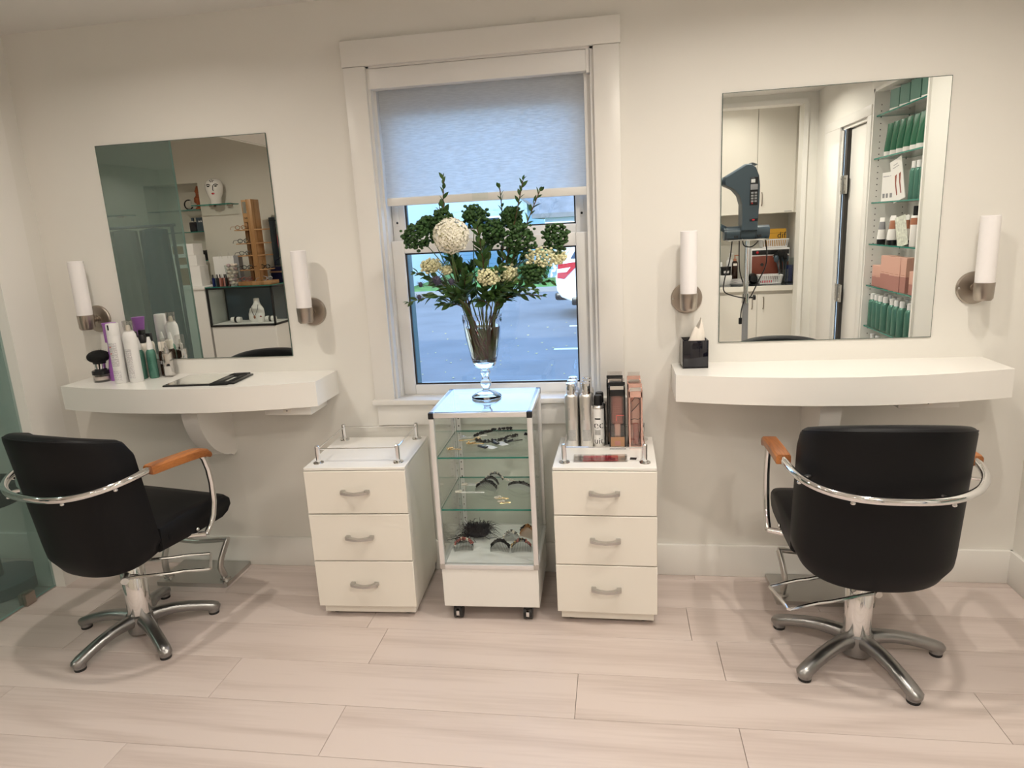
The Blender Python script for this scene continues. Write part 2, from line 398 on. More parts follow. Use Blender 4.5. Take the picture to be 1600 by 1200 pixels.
def text_verts(body, size, align='CENTER', ext=0.0):
    cu = bpy.data.curves.new('t', 'FONT'); cu.body = body; cu.size = size; cu.align_x = align; cu.resolution_u = 2; cu.fill_mode = 'FRONT'
    o = bpy.data.objects.new('t', cu); COL.objects.link(o)
    dg = bpy.context.evaluated_depsgraph_get(); dg.update()
    me = o.evaluated_get(dg).to_mesh(); vs = [v.co[:] for v in me.vertices]; fs = [tuple(p.vertices) for p in me.polygons]
    o.evaluated_get(dg).to_mesh_clear(); bpy.data.objects.remove(o); bpy.data.curves.remove(cu)
    return vs, fs
def text_flat(body, size, mat, parent, loc, rot=(pi/2, 0, 0), name='lettering', flip=False):
    vs, fs = text_verts(body, size)
    if flip: vs = [(-x, y, z) for x, y, z in vs]; g = G(); g.add([(x, y, .0004) for x, y, z in vs], fs)
    g.add([(x, y, -.0001) for x, y, z in vs], [tuple(reversed(f)) for f in fs])
    return g.build(name, mat, parent, loc, rot, flat=True)
def text_wrap(body, size, r, z, mat, parent, ang0=-90, name='lettering'):
    """letters laid round an upright cylinder, facing the direction ang0"""
    vs, fs = text_verts(body, size); g = G()
    g.add([(r*cos(radians(ang0)+x/r), r*sin(radians(ang0)+x/r), z+y) for x, y, _ in vs], fs)
    return g.build(name, mat, parent, flat=True)
ORD = ['first', 'second', 'third', 'fourth', 'fifth', 'sixth', 'seventh', 'eighth', 'ninth', 'tenth', 'eleventh', 'twelfth', 'thirteenth', 'fourteenth']
def rot3(x=0, y=0, z=0): return Euler((x, y, z)).to_matrix().to_4x4()
def arc(c, r, a0, a1, n): return [(c[0]+r*cos(radians(a0+(a1-a0)*i/(n-1))), c[1]+r*sin(radians(a0+(a1-a0)*i/(n-1)))) for i in range(n)]

# ================================================================== SETTING
XW, XE, ZC = -2.5166, 1.5424, 2.38
def struct(name, g, mat, parent=None, **k):
    o = g.build(name, mat, parent, **k)
    if parent is None: o['kind'] = 'structure'
    return o
fl = struct('floor', G().box(-6.9, 1.80, -5.3, .02, -.08, -.008), 'gap')
PL, PH, PY = 1.234, .2195, -.0505
offs = {0: .31, 1: .75, 2: .25, 3: .336, 4: -.15, 5: .34, 6: -.285, 7: .12, 8: .6}
full = None
for k in range(0, 25):
    y1 = PY-PH*(k-1) if k else .0
    y0 = PY-PH*k
    if k == 0: y1, y0 = .015, PY
    x = offs.get(k, random.uniform(0, PL)); x -= PL*math.ceil((x+6.8)/PL)
    while x < 1.78:
        a, b = max(x, -6.85), min(x+PL, 1.78)
        if b-a > .02:
            dx, dy = (b-a)/2-.0007, (y1-y0)/2-.0007
            g = G().rbox(-dx, dx, -dy, dy, -.008, 0, .0008, 1)
            g.build('plank', 'plank', fl, loc=((a+b)/2, (y0+y1)/2, 0), flat=True)
        x += PL
struct('ceiling', G().box(-3.29, 1.80, -5.3, .25, ZC, ZC+.08), 'ceil')
struct('ceiling_west', G().box(-6.95, -3.29, -5.3, .25, 2.75, 2.83), 'ceil')
struct('trim_1', G().box(-3.33, -3.29, -5.3, 0, ZC-.005, 2.75), 'ceil')
WX0, WX1, WZ0, WZ1 = -.952, -.066, .795, 2.13
struct('wall_north', G().box(-6.95, WX0, 0, .25, -.08, 2.85).box(WX1, 1.80, 0, .25, -.08, 2.85).box(WX0, WX1, 0, .25, -.08, WZ0).box(WX0, WX1, 0, .25, WZ1, 2.85), 'wall')
# east wall with the product niche and the doorway
NY0, NY1, NZ0, NZ1 = -1.855, -1.095, .22, 2.18
DY0, DY1, DZ = -2.45, -1.93, 2.04
e = G()
for a, b, c, d in [(NY1, 0, -.08, 2.5), (NY0, NY1, -.08, NZ0), (NY0, NY1, NZ1, 2.5), (DY1, NY0, -.08, 2.5), (DY0, DY1, DZ, 2.5), (-3.95, DY0, -.08, 2.5)]:
    e.box(XE, XE+.24, a, b, c, d)
struct('wall_east', e, 'wall')
struct('wall_west', G().box(XW-.10, XW, -.215, 0, -.08, ZC), 'wall')
struct('trim_2', G().box(XW-.006, XW+.012, -.215, -.087, 0, ZC).box(XW-.13, XW+.012, -.262, -.215, 0, ZC), 'trim')
# rear of the salon: alcove with the cupboards, and the shop beyond
AX0, AX1, AZ, AY = .42, 1.435, 2.30, -3.05
struct('wall_south', G().box(AX0-.16, AX0, AY-.12, AY, -.08, ZC).box(AX1, XE, AY-.12, AY, -.08, ZC).box(AX0, AX1, AY-.12, AY, AZ, ZC)
       .box(AX0-.16, AX0-.04, -3.95, AY-.12, -.08, ZC).box(AX0-.16, XE, -3.99, -3.89, -.08, ZC).box(AX0-.16, .45, -5.36, -3.99, -.08, 2.85), 'wall')
struct('trim_3', G().box(AX1, AX1+.035, AY, AY+.016, 0, AZ+.035).box(AX0-.09, AX1, AY, AY+.016, AZ, AZ+.035), 'trim')
# shop wall with its shelf niche
QX0, QX1, QZ0, QZ1, QY = -5.60, -4.89, 1.02, 2.205, -5.05
struct('wall_shop', G().box(-6.95, QX0, QY-.3, QY, -.08, 2.85).box(QX1, .45, QY-.3, QY, -.08, 2.85).box(QX0, QX1, QY-.3, QY, -.08, QZ0)
       .box(QX0, QX1, QY-.3, QY, QZ1, 2.85).box(QX0, QX1, QY-.32, QY-.24, QZ0, QZ1), 'shopwall')
struct('wall_far_west', G().box(-6.95, -6.85, -5.3, 0, -.08, 2.85), 'shopwall')
struct('baseboard_north', G().rbox(XW, XE, -.015, .001, .0, .141, .003).rbox(-6.8, XW-.1, -.015, .001, 0, .135, .003), 'trim')
struct('baseboard_east', G().rbox(XE-.015, XE+.001, NY1, 0, .0, .141, .003), 'trim')

# window ------------------------------------------------------------
win = thing('window_1', '', 'window'); del win['label']; del win['category']; win['kind'] = 'structure'
def wp(name, g, mat='trim', **k): return g.build(name, mat, win, **k)
CX0, CX1, CZ = -1.036, .0265, 2.223
wp('side_casing', G().rbox(CX0, WX0+.004, -.020, .001, .797, 2.128, .003))
wp('side_casing', G().rbox(WX1-.004, CX1, -.020, .001, .797, 2.128, .003))
wp('head_casing', G().rbox(CX0-.004, CX1+.004, -.022, .001, 2.129, CZ, .003))
wp('stool', G().rbox(-1.045, .036, -.036, .06, .776, .798, .004))
wp('apron', G().rbox(-1.03, .02, -.018, .001, .683, .776, .003))
wp('jamb', G().box(WX0, -.938, -.002, .22, .798, WZ1).box(-.938, -.929, .035, .10, .798, WZ1), 'pvc')
wp('jamb', G().box(-.083, WX1, -.002, .22, .798, WZ1).box(-.108, -.083, .03, .10, .798, WZ1), 'pvc')
wp('head_jamb', G().box(WX0, WX1, -.002, .22, 2.122, WZ1), 'pvc')
wp('exterior_trim', G().box(-.952, -.908, .145, .27, .79, 2.13).box(-.11, -.06, .145, .27, .79, 2.13), 'tealjamb')
wp('sill', G().box(-.952, -.066, .06, .30, .77, .800), 'pvc')
def sash(name, x0, x1, z0, z1, y0, y1, l, r, b, t):
    g = G(); q = .004
    g.rbox(x0, x0+l, y0, y1, z0, z1, q).rbox(x1-r, x1, y0, y1, z0, z1, q)
    g.rbox(x0+l, x1-r, y0, y1, z0, z0+b, q).rbox(x0+l, x1-r, y0, y1, z1-t, z1, q)
    o = wp(name, g, 'pvc')
    G().pane(x0+l-.004, x1-r+.004, (y0+y1)/2-.002, (y0+y1)/2+.002, z0+b-.004, z1-t+.004, 1).build('pane', ['pane', 'pane'], o)
    gk = .006
    xa, xb, za, zb = x0+l, x1-r, z0+b, z1-t
    G().box(xa, xa+gk, y0+.01, y0+.02, za, zb).box(xb-gk, xb, y0+.01, y0+.02, za, zb).box(xa, xb, y0+.01, y0+.02, za, za+gk).box(xa, xb, y0+.01, y0+.02, zb-gk, zb).build('gasket', 'gap', o)
    return o
sash('upper_sash', -.929, -.108, 1.445, 2.122, .10, .14, .056, .049, .05, .155)
sash('lower_sash', -.929, -.108, .800, 1.461, .06, .099, .054, .049, .042, .053)
for x in (-.905, -.132):
    g = G().rbox(x-.008, x+.008, .094, .101, 1.52, 1.60, .004)
    la = wp('tilt_latch', g, 'pvc'); G().ball((x, .093, 1.535), .005).build('latch_dot', 'black', la)

# roller blind ------------------------------------------------------
t = thing('roller_blind', 'white roller blind pulled half down over the window', 'blind', (-.518, .0, 2.085))
t.location = (0, 0, 0)
G().rbox(-.948, -.097, -.004, .062, 2.046, 2.121, .004).build('cassette', 'pvc', t)
G().box(-.920, -.104, .0385, .0395, 1.63, 2.05).build('fabric', 'shade', t)
G().rbox(-.922, -.102, .033, .046, 1.602, 1.634, .003).build('bottom_bar', 'trim', t)
G().rbox(-.565, -.500, .0318, .0335, 1.608, 1.634, .001).build('clear_tab', 'clear', t)
G().box(-.9515, -.948, .0, .06, 2.04, 2.122).build('bracket', 'pvc', t); G().box(-.097, -.085, .0, .06, 2.04, 2.122).build('bracket', 'pvc', t)

# frosted partition -------------------------------------------------
t = thing('glass_partition', 'green ribbed glass partition panel standing on the floor by the left chair', 'partition')
G().pane(-2.566, -2.554, -1.12, -.255, .006, 2.36, 0).build('glass_panel', ['frost', 'gedge2'], t)
G().rbox(-2.580, -2.540, -.435, -.385, 0, .055, .003).build('floor_clip', 'nickel', t)
# doorway in the east wall -------------------------------------------
d = thing('door_1', '', 'door'); del d['label']; del d['category']; d['kind'] = 'structure'
G().rbox(XE-.018, XE+.001, -2.80, DY0, 0, DZ, .003).rbox(XE-.018, XE+.001, -2.80, NY0-.01, DZ, 2.10, .003).rbox(XE-.018, XE+.001, DY1, NY0-.005, 0, DZ, .003).build('casing', 'trim', d)
G().box(XE, XE+.24, DY0, DY0+.02, 0, DZ).box(XE, XE+.24, DY1-.02, DY1, 0, DZ).box(XE, XE+.24, DY0, DY1, DZ-.02, DZ).build('jamb', 'trim', d)
G().box(XE+.004, XE+.010, DY0+.012, DY0+.03, 0, DZ-.02).build('chrome_strip', 'chrome', d)
G().box(XE-.002, XE+.05, DY0+.085, DY0+.125, 0, DZ-.02).box(XE+.05, XE+.06, DY0+.12, DY1-.02, 1.96, 2.02).build('weather_strip', 'gap', d)
lf = G().rbox(XE+.02, XE+.06, DY0+.13, DY1-.022, .012, 2.015, .003).build('door_leaf', 'lacq', d)
for z in (1.66, .93):
    h = G().rbox(XE-.006, XE+.004, DY0+.028, DY0+.088, z-.06, z+.06, .002).rbox(XE-.008, XE+.002, DY0+.094, DY0+.155, z-.06, z+.06, .002).cyl((XE-.010, DY0+.091, z-.062), (XE-.010, DY0+.091, z+.062), .007)
    for dz in (-.04, 0, .04):
        h.ball((XE-.007, DY0+.05, z+dz), .006, 8, 4); h.ball((XE-.009, DY0+.135, z+dz), .006, 8, 4)
    h.build('hinge', 'steel', d)

# outside -----------------------------------------------------------
GZ = -.30
gr = struct('ground', G().box(-40, 30, .26, 16.5, GZ-.1, GZ), 'asphalt')
for (x0, x1, y) in [(-.93, 3.5, 5.9+1.35), (-.85, 3.5, 9.6)]:
    G().box(x0, x1, y-.06, y+.06, GZ, GZ+.004).build('parking_stripe', 'stripe', gr, flat=True)
G().box(-40, 30, 16.5, 16.7, GZ-.1, GZ+.12).build('kerb', 'kerb', gr)
struct('lawn', G().box(-40, 30, 16.7, 60, GZ-.1, GZ+.06), 'lawn')
g = G(); rr = random.Random(3)
for i in range(150):
    x, y = rr.uniform(-6, 1.5), rr.uniform(4.2, 10.3); a = rr.uniform(0, 6.28); s_ = rr.uniform(.015, .03)
    g.add([(x+s_*cos(a), y+s_*sin(a), GZ+.012), (x-s_*sin(a)*.6, y+s_*cos(a)*.6, GZ+.004), (x-s_*cos(a), y-s_*sin(a), GZ+.014), (x+s_*sin(a)*.6, y-s_*cos(a)*.6, GZ+.004)], [(0, 1, 2, 3)])
o = g.build('fallen_leaves', 'fallen', kind='stuff', flat=True); tag(o, 'yellow fallen leaves scattered on the asphalt outside the window', 'leaves')
def house(name, label, x0, x1, y0, y1, h, rise, mats, wins, over=.4, gable=False):
    t = thing(name, label, 'house', ((x0+x1)/2, y0, GZ)); cx = (x0+x1)/2; w = (x1-x0)/2; dp = y1-y0
    g = G().box(-w, w, 0, dp, 0, h)
    if gable: g.prism([(-w, h), (w, h), (0, h+rise)], 0, dp, 'y')
    g.build('walls', mats[0], t, flat=True)
    # siding boards standing proud
    sb = G()
    for i in range(int(h/.22)): sb.box(-w-.01, w+.01, -.025, 0, i*.22+.01, i*.22+.20)
    sb.build('siding', mats[0], t, flat=True, kind='stuff')
    if gable:
        g = G().prism([(-w-over, h-over*rise/w), (0, h+rise), (w+over, h-over*rise/w), (w+over, h-over*rise/w+.12), (0, h+rise+.14), (-w-over, h-over*rise/w+.12)], -over, dp+over, 'y')
    else:
        g = G().prism([(-over, h-.05), (dp+over, h-.05), (dp+over, h+.1), (dp/2, h+rise), (-over, h+.1)], -w-over, w+over, 'x')
    g.build('roof', mats[1], t, flat=True)
    for (wx, wz, ww, wh) in wins:
        fr = G().box(wx-ww/2-.08, wx+ww/2+.08, -.07, -.02, wz-.08, wz+wh+.08).build('window', 'siding', t, flat=True)
        p = G().box(wx-ww/2, wx-.02, -.08, -.069, wz, wz+wh).box(wx+.02, wx+ww/2, -.08, -.069, wz, wz+wh)
        p.build('pane', 'darkglass', fr, flat=True)
    return t
house('house', 'long white house with a grey shingle roof across the parking lot', -2.35, 8.5, 21, 29, 2.12, 2.9, ('siding', 'roof'), [(3.6, .6, 1.0, 1.1)])
house('house', 'pale blue gabled house at the far end of the parking lot', -11.2, -4.0, 29.5, 37.5, 2.9, 2.7, ('bluesid', 'roof'), [(-1.6, 1.0, 1.2, 1.3), (1.7, 1.0, 1.2, 1.3)], gable=True)
# shopfront building at the left edge of the view
t = thing('shop_building', 'white building with a dark framed shop window, far left outside', 'building', (-8.6, 17.6, GZ))
G().box(-3, 1.9, 0, 6, 0, 4.2).build('walls', 'siding', t, flat=True)
f = G().box(.05, 1.65, -.08, 0, .5, 3.1).build('window', 'tealjamb', t, flat=True)
for k in range(4): G().box(.14+k*.37, .14+k*.37+.33, -.1, -.075, .6, 3.0).build('pane', 'bluesid', f, flat=True)
G().box(-3.1, 2.0, -.25, 6.1, 4.2, 4.4).build('roof', 'roof', t, flat=True)
def bush(name, label, x, y, r, h, n=160, mat='bush', trunk=0):
    t = thing(name, label, 'tree' if trunk else 'bush', (x, y, GZ)); g = G(); q = random.Random(int(x*91+y*7))
    for i in range(n):
        a, b = q.uniform(0, 2*pi), q.uniform(-1, 1); k = q.uniform(.55, 1)**.5; s_ = r*q.uniform(.10, .2)
        c = Vector((r*k*sqrt(1-b*b)*cos(a), r*k*sqrt(1-b*b)*sin(a), trunk+h/2+h/2*k*b)); d1 = Vector((q.gauss(0, 1), q.gauss(0, 1), q.gauss(0, 1))).normalized(); d2 = d1.orthogonal().normalized()
        g.add([c+d1*s_, c+d2*s_*.6, c-d1*s_, c-d2*s_*.6, c+d1.cross(d2)*s_*.5], [(0, 1, 4), (1, 2, 4), (2, 3, 4), (3, 0, 4)])
    g.build('foliage', mat, t, kind='stuff', flat=True)
    s2 = G().cyl((0, 0, 0), (0, 0, trunk+h*.6), .06+.04*trunk, .03)
    for a in range(3): s2.cyl((0, 0, trunk+h*.2), (r*.5*cos(a*2.1), r*.5*sin(a*2.1), trunk+h*.6), .03, .012, 7)
    s2.build('trunk', 'bark', t)
bush('bush', 'round shrub against the white house, left of its corner', -2.75, 19.7, .75, 1.7)
bush('bush', 'small shrub at the right edge of the window view', -.85, 20.0, .45, 1.1)
bush('bush', 'low hedge shrub in front of the blue house', -7.6, 27, .9, 1.4)
bush('tree', 'leafy tree behind the blue house roof', -9.5, 43.5, 2.6, 5, 300, trunk=3.2)
bush('tree', 'leafy tree at the left behind the shop building', -17, 30, 2.4, 4.6, 260, trunk=3)
# parked car, tail to the left
def make_car(x, y, label):
    t = thing('car', label, 'car', (x, y, GZ))
    L, Wd = 4.6, 1.82
    prof = [(.10, .42), (.02, .55), (.0, .78), (.06, .98), (.16, 1.10), (.42, 1.56), (.60, 1.66), (1.6, 1.70), (2.5, 1.66), (3.25, 1.14), (4.3, 1.0), (4.55, .80), (4.6, .50), (4.45, .34), (3.9, .30), (.35, .30)]
    rows = []
    for k, (yy, sc, tum) in enumerate([(0, .0, 0), (.0, .93, .10), (.03, .98, .03), (.09, 1, 0), (Wd-.09, 1, 0), (Wd-.03, .98, .03), (Wd, .93, .10), (Wd, 0, 0)]):
        c = (2.3, .85); row = []
        for px_, pz_ in prof:
            inw = max(0, pz_-1.05)*.30
            y2 = yy + (inw if yy < Wd/2 else -inw) if sc > 0 else yy + (.2 if yy < Wd/2 else -.2)*0
            row.append((c[0]+(px_-c[0])*(.985 if sc < .95 else 1)*(1 if sc else .0), y2, c[1]+(pz_-c[1])*(sc if sc else .0)))
        rows.append(row)
    G().grid(rows, closeu=True).build('body', 'car', t, sharp=50)
    for sgn in (0, 1):
        yb = (-.012, .0) if sgn == 0 else (Wd, Wd+.012)
        for poly in ([(.62, 1.14), (.78, 1.50), (1.42, 1.56), (1.42, 1.14)], [(1.5, 1.14), (1.5, 1.56), (2.35, 1.53), (2.9, 1.14)], [(.30, 1.16), (.52, 1.52), (.68, 1.50), (.54, 1.16)]):
            def yy(z): return (.065+max(0, z-1.05)*.30)
            vs = [(p[0], (yy(p[1])-.075 if sgn == 0 else Wd-yy(p[1])+.075), p[1]) for p in poly]
            G().add(vs+[(v[0], v[1]+(.02 if sgn == 0 else -.02), v[2]) for v in vs], [tuple(range(len(vs))), tuple(range(len(vs), 2*len(vs)))]+[(i, (i+1) % len(vs), len(vs)+(i+1) % len(vs), len(vs)+i) for i in range(len(vs))]).build('side_window', 'darkglass', t, flat=True)
    G().add([(.135, .28, 1.14), (.135, Wd-.28, 1.14), (.385, Wd-.36, 1.52), (.385, .36, 1.52)], [(0, 1, 2, 3)]).build('rear_window', 'darkglass', t, flat=True)
    for sgn in (0, 1):
        y0 = -.02 if sgn == 0 else Wd-.28
        lp = G().prism([(.035, .80), (.06, 1.06), (.44, 1.10), (.40, 1.0), (.17, .78)], y0, y0+.30, 'y').build('tail_lamp', 'lampred', t, sharp=20)
        G().prism([(.03, .90), (.035, .97), (.30, 1.0), (.22, .91)], y0-.006, y0+.306, 'y').build('lamp_lens', 'lampclear', lp, sharp=20)
    G().rbox(-.03, .5, .06, Wd-.06, .36, .52, .05).build('rear_bumper', 'black', t)
    G().rbox(.3, 4.45, -.01, Wd+.01, .26, .42, .03).build('sill_cladding', 'black', t)
    for wx in (.85, 3.65):
        for sy, s1 in ((-.02, .22), (Wd+.02, Wd-.22)):
            w = G().cyl((wx, sy, .34), (wx, s1, .34), .34, n=26).build('wheel', 'rubber', t)
            G().cyl((wx, sy+(-.008 if sy < 1 else .008), .34), (wx, sy+(.03 if sy < 1 else -.03), .34), .21, n=20).build('rim', 'steel', w)
    return t
make_car(-1.16, 10.6, 'white parked car with red tail lamp outside, at the right of the window')

# ================================================================== SALON FURNITURE
# vanity shelves ------------------------------------------------------
def vanity(name, label, x0, x1, bx, ox):
    t = thing(name, label, 'shelf', (0, 0, 0)); zb, zt = .8256, .9275; cx = (x0+x1)/2; w = (x1-x0)/2
    n = 24; poly = [(x1, 0), (x0, 0)]+[(x0+2*w*i/n, -(.222+.090*(1-(2*i/n-1)**2))) for i in range(n+1)]
    poly = poly[::-1]
    G().prism(poly, zb, zt, 'z').build('slab', 'lacq', t, sharp=30)
    q = [(0, zb)]+[(-.255*cos(radians(a)), zb-.265*sin(radians(a))) for a in range(0, 80, 6)]+[(-.03, zb-.272), (0, zb-.262)]
    G().prism(q, bx-.036, bx+.036, 'x').build('bracket', 'lacq', t, sharp=30)
    b = G().rbox(ox, ox+.205, -.195, -.03, .782, zb, .003).build('outlet_box', 'lacq', t)
    G().rbox(ox+.082, ox+.118, -.1965, -.194, .793, .808, .001).build('outlet', 'cream', b)
    G().ball((ox+.1, -.197, .8005), .0028).build('outlet_screw', 'black', b)
    return t
vanity('vanity_shelf', 'bow-fronted white wall shelf crowded with hair products, above the turned chair', -2.361, -1.204, -1.760, -1.455)
vanity('vanity_shelf', 'bow-fronted white wall shelf holding only a black tissue box', .214, 1.357, .755, 1.00)

# wall mirrors --------------------------------------------------------
def mirror(label, x0, x1, z0, z1):
    t = thing('wall_mirror', label, 'mirror', (0, 0, 0))
    G().rbox(x0, x1, -.0055, -.0008, z0, z1, .001, 1).build('backing', 'mirredge', t, flat=True)
    e = .0025
    G().add([(x0+e, -.0062, z0+e), (x1-e, -.0062, z0+e), (x1-e, -.0062, z1-e), (x0+e, -.0062, z1-e)], [(0, 1, 2, 3)]).build('glass', 'mirror', t, flat=True)
    return t
mirror('frameless wall mirror reflecting a green glass panel, a shelf and an eyewear rack', -2.1701, -1.395, .9957, 1.9177)
mirror('frameless wall mirror reflecting tall shelves of green and pink products', .3953, 1.1704, 1.0076, 1.9296)

# wall sconces --------------------------------------------------------
def sconce(label, x, z):
    t = thing('wall_sconce', label, 'wall lamp', (x, 0, z), 0, 'wall sconces beside the mirrors')
    Ry = Matrix.Rotation(radians(90), 4, 'X')
    G().lathe([(0, 0), (.060, 0), (.060, .006), (.056, .011), (.030, .014), (0, .014)], (0, 0, 0), 36, 0, Ry).build('backplate', 'nickel', t)
    G().cyl((0, -.012, 0), (0, -.075, 0), .011).lathe([(0, 0), (.017, 0), (.017, .008), (0, .008)], (0, -.013, 0), 18, 0, Ry).build('arm', 'nickel', t)
    G().lathe([(0, -.038), (.026, -.038), (.0315, -.030), (.0335, .026), (.0315, .026), (.0305, .0), (0, .0)], (0, -.078, 0), 28).build('cup', 'nickel', t)
    G().lathe([(0, .002), (.030, .002), (.0312, .05), (.0312, .257), (.029, .259), (.0285, .05), (0, .03)], (0, -.078, 0), 28).build('glass_shade', 'opal', t)
    G().ball((-.052, -.0125, 0), .004).build('screw', 'steel', t)
    return t
sconce('brushed nickel wall sconce with opal glass tube between left corner and bottle-crowded shelf', -2.302, 1.188)
sconce('brushed nickel wall sconce with opal glass tube, between the left mirror and the window', -1.281, 1.186)
sconce('brushed nickel wall sconce with opal glass tube, above the black tissue box', .272, 1.187)
sconce('brushed nickel wall sconce with opal glass tube, at the far right of the wall', 1.302, 1.188)

# salon chairs --------------------------------------------------------
def salon_chair(label, hub, phi, legang, pedal):
    t = thing('salon_chair', label, 'chair', (hub[0], hub[1], 0), 0, 'black salon chairs')
    R = Matrix.Rotation(phi, 4, 'Z')
    def B(g, name, mat, par=t, **k): return g.xf(R).build(name, mat, par, **k)
    # backrest shell : cross-section carried round a U
    NT, rows = 44, []
    for i in range(NT+1):
        s = i/NT; a = pi*s; ex = .84
        ca, sa = cos(a), sin(a); sx = (abs(ca)**ex)*(1 if ca >= 0 else -1); sy = abs(sa)**ex
        def plan(z, inset=0):
            yf = -.045-.132*(z-.41); w = .242-inset; dp = .192-inset
            return Vector((w*sx, yf-dp*sy, z))
        endr = min(1.0, min(s, 1-s)/.045); ef = sqrt(max(0, 1-(1-endr)**2))
        zt = .842+.056*sy**.9; zb = .392-.055*sy**.9
        cr = .045*(1-ef); zt -= cr*1.0; zb += cr*.12
        th = (.040+.024*sy)*(.30+.70*ef); sec = []
        hz = (zt-zb)
        for k in range(15):                                   # outer skin upward
            u = k/14; z = zb+.02+(hz-.04)*u; belly = -.014*(1-min(1, u/.12))**2
            sec.append(plan(z, -belly*0+.02*(1-min(1, u/.10))**2))
        for k in range(1, 7):                                 # over the padded top
            q = radians(180*k/7); z = zt-.02+.020*sin(q)*1.0; sec.append(plan(z, th/2*(1-cos(q))))
        for k in range(14, -1, -1):
            u = k/14; z = zb+.02+(hz-.04)*u; sec.append(plan(z, th+.02*(1-min(1, u/.10))**2*0))
        for k in range(1, 5):
            q = radians(180*k/5); z = zb+.02-.016*sin(q); sec.append(plan(z, th-(th-.02)/2*(1-cos(q))))
        rows.append([tuple(p) for p in sec])
    g = G().grid(rows, closeu=True)
    k = len(rows[0]); g.f.append(tuple(range(k))); g.m.append(0); g.f.append(tuple(range((NT)*k, (NT+1)*k))); g.m.append(0)
    B(g, 'backrest', 'vinyl', sharp=60)
    # piping seam along the outer top edge
    B(G().tube([rows[i][15] for i in range(2, NT-1)], .0025, 6), 'top_seam', 'vinyl')
    # seat
    prof = [(-.05, .493), (.06, .499), (.15, .500), (.24, .496), (.29, .488), (.314, .467), (.316, .440), (.296, .412), (.262, .397), (.12, .390), (-.05, .392)]
    cxy = (.10, .447); rws = []
    for xx, sc in [(-.237, .0), (-.237, .80), (-.232, .90), (-.223, .97), (-.205, 1), (0, 1.01), (.205, 1), (.223, .97), (.232, .90), (.237, .80), (.237, .0)]:
        rws.append([(xx, cxy[0]+(p[0]-cxy[0])*(1-(1-sc)*.25 if sc else 0), cxy[1]+(p[1]-cxy[1])*sc) for p in prof])
    B(G().grid(rws, closeu=True).rbox(-.195, .195, -.16, .02, .395, .49, .02), 'seat', 'vinyl', sharp=50)
    B(G().rbox(.237, .2395, -.012, .002, .425, .450, .0008), 'side_tag', 'vinyl')
    # ring rail
    pts = []
    for i in range(41):
        a = pi*i/40; ca, sa = cos(a), sin(a); ex = .78
        pts.append((.277*abs(ca)**ex*(1 if ca >= 0 else -1), -.058-.258*abs(sa)**ex, .730-.040*sa**1.2))
    B(G().tube(pts, .0125, 12), 'back_rail', 'chrome')
    for i in (6, 15, 25, 34):
        p = Vector(pts[i]); inw = Vector((-p.x, -p.y-.1, 0)).normalized()
        b = G().cyl(p, p+inw*.035, .006, n=8).ball(p+Vector((0, 0, -.0165)), (.008, .008, .006)); B(b, 'rail_bolt', 'chrome')
    for sg in (-1, 1):
        x = .276*sg
        sec = [(-.021, -.018), (.021, -.018), (.024, -.013), (.024, .009), (.018, .016), (-.018, .016), (-.024, .009), (-.024, -.013)]
        B(G().sweep([(x, -.080, .730), (x, -.072, .730), (x, .00, .728), (x, .09, .724), (x, .140, .720), (x, .168, .713), (x, .186, .700), (x, .190, .692)], sec,
                    scales=[(.92, .92), 1, 1, 1.0, (1, 1), (1, .9), (.95, .62), (.85, .4)]), 'armrest', 'oak', sharp=35)
        q = [(x, .145, .718), (x, .167, .690), (x, .181, .640), (x, .187, .580), (x, .184, .505), (x, .171, .455), (x, .152, .420), (x, .124, .393)]
        B(G().tube(q, .0115, 10), 'arm_post', 'chrome')
        B(G().tube([(x, .124, .393), (x-sg*.03, .105, .395), (x-sg*.075, .075, .397)], .0105, 10), 'post_foot', 'chrome')
        B(G().ball((x-sg*.036, .118, .412), .008), 'post_bolt', 'chrome')
    # under-seat plate, column, base
    B(G().lathe([(0, .300), (.055, .300), (.075, .318), (.10, .33), (.10, .345), (0, .345)], n=28), 'swivel_plate', 'black')
    B(G().rbox(-.13, .13, -.13, .13, .345, .392, .01), 'seat_plate', 'black')
    G().lathe([(0, .07), (.044, .07), (.044, .285), (.041, .289), (.03, .289), (.03, .31), (0, .31)], n=32).build('column', 'chrome', t)
    G().lathe([(0, .012), (.052, .012), (.056, .05), (.052, .083), (.046, .088), (0, .088)], n=30).build('hub', 'alu', t)
    for a in legang:
        A = Matrix.Rotation(radians(a-90), 4, 'Z')           # leg model runs along +y
        sec = [(.5*cos(2*pi*i/12)*1.0, .5*(abs(sin(2*pi*i/12))**.7)*(1 if sin(2*pi*i/12) >= 0 else -1)) for i in range(12)]
        P = [(0, .02, .062), (0, .07, .068), (0, .12, .067), (0, .17, .059), (0, .22, .046), (0, .255, .034), (0, .275, .026), (0, .284, .022)]
        scs = [(.060, .056), (.053, .046), (.049, .041), (.047, .039), (.047, .037), (.048, .038), (.044, .036), (.024, .022)]
        l = G().sweep(P, sec, scales=scs); l.lathe([(0, .010), (.021, .010), (.022, .030), (0, .032)], (0, .260, 0), 16)
        lo = l.xf(A).build('leg', 'alu', t, sharp=50)
        G().lathe([(0, 0), (.020, 0), (.021, .012), (0, .012)], (0, .260, 0), 16).xf(A).build('foot_pad', 'rubber', lo)
    # pump pedal
    A = Matrix.Rotation(radians(pedal), 4, 'Z')
    rod = [(-.02, -.072, .268), (.03, -.074, .266), (.14, -.074, .252), (.185, -.074, .250), (.275, -.074, .236), (.279, -.070, .236), (.279, .070, .236), (.275, .074, .236), (.185, .074, .250), (.14, .074, .252), (.03, .074, .266), (-.02, .072, .268)]
    G().tube(rod, .0062, 8).xf(A).build('pump_pedal', 'chrome', t)
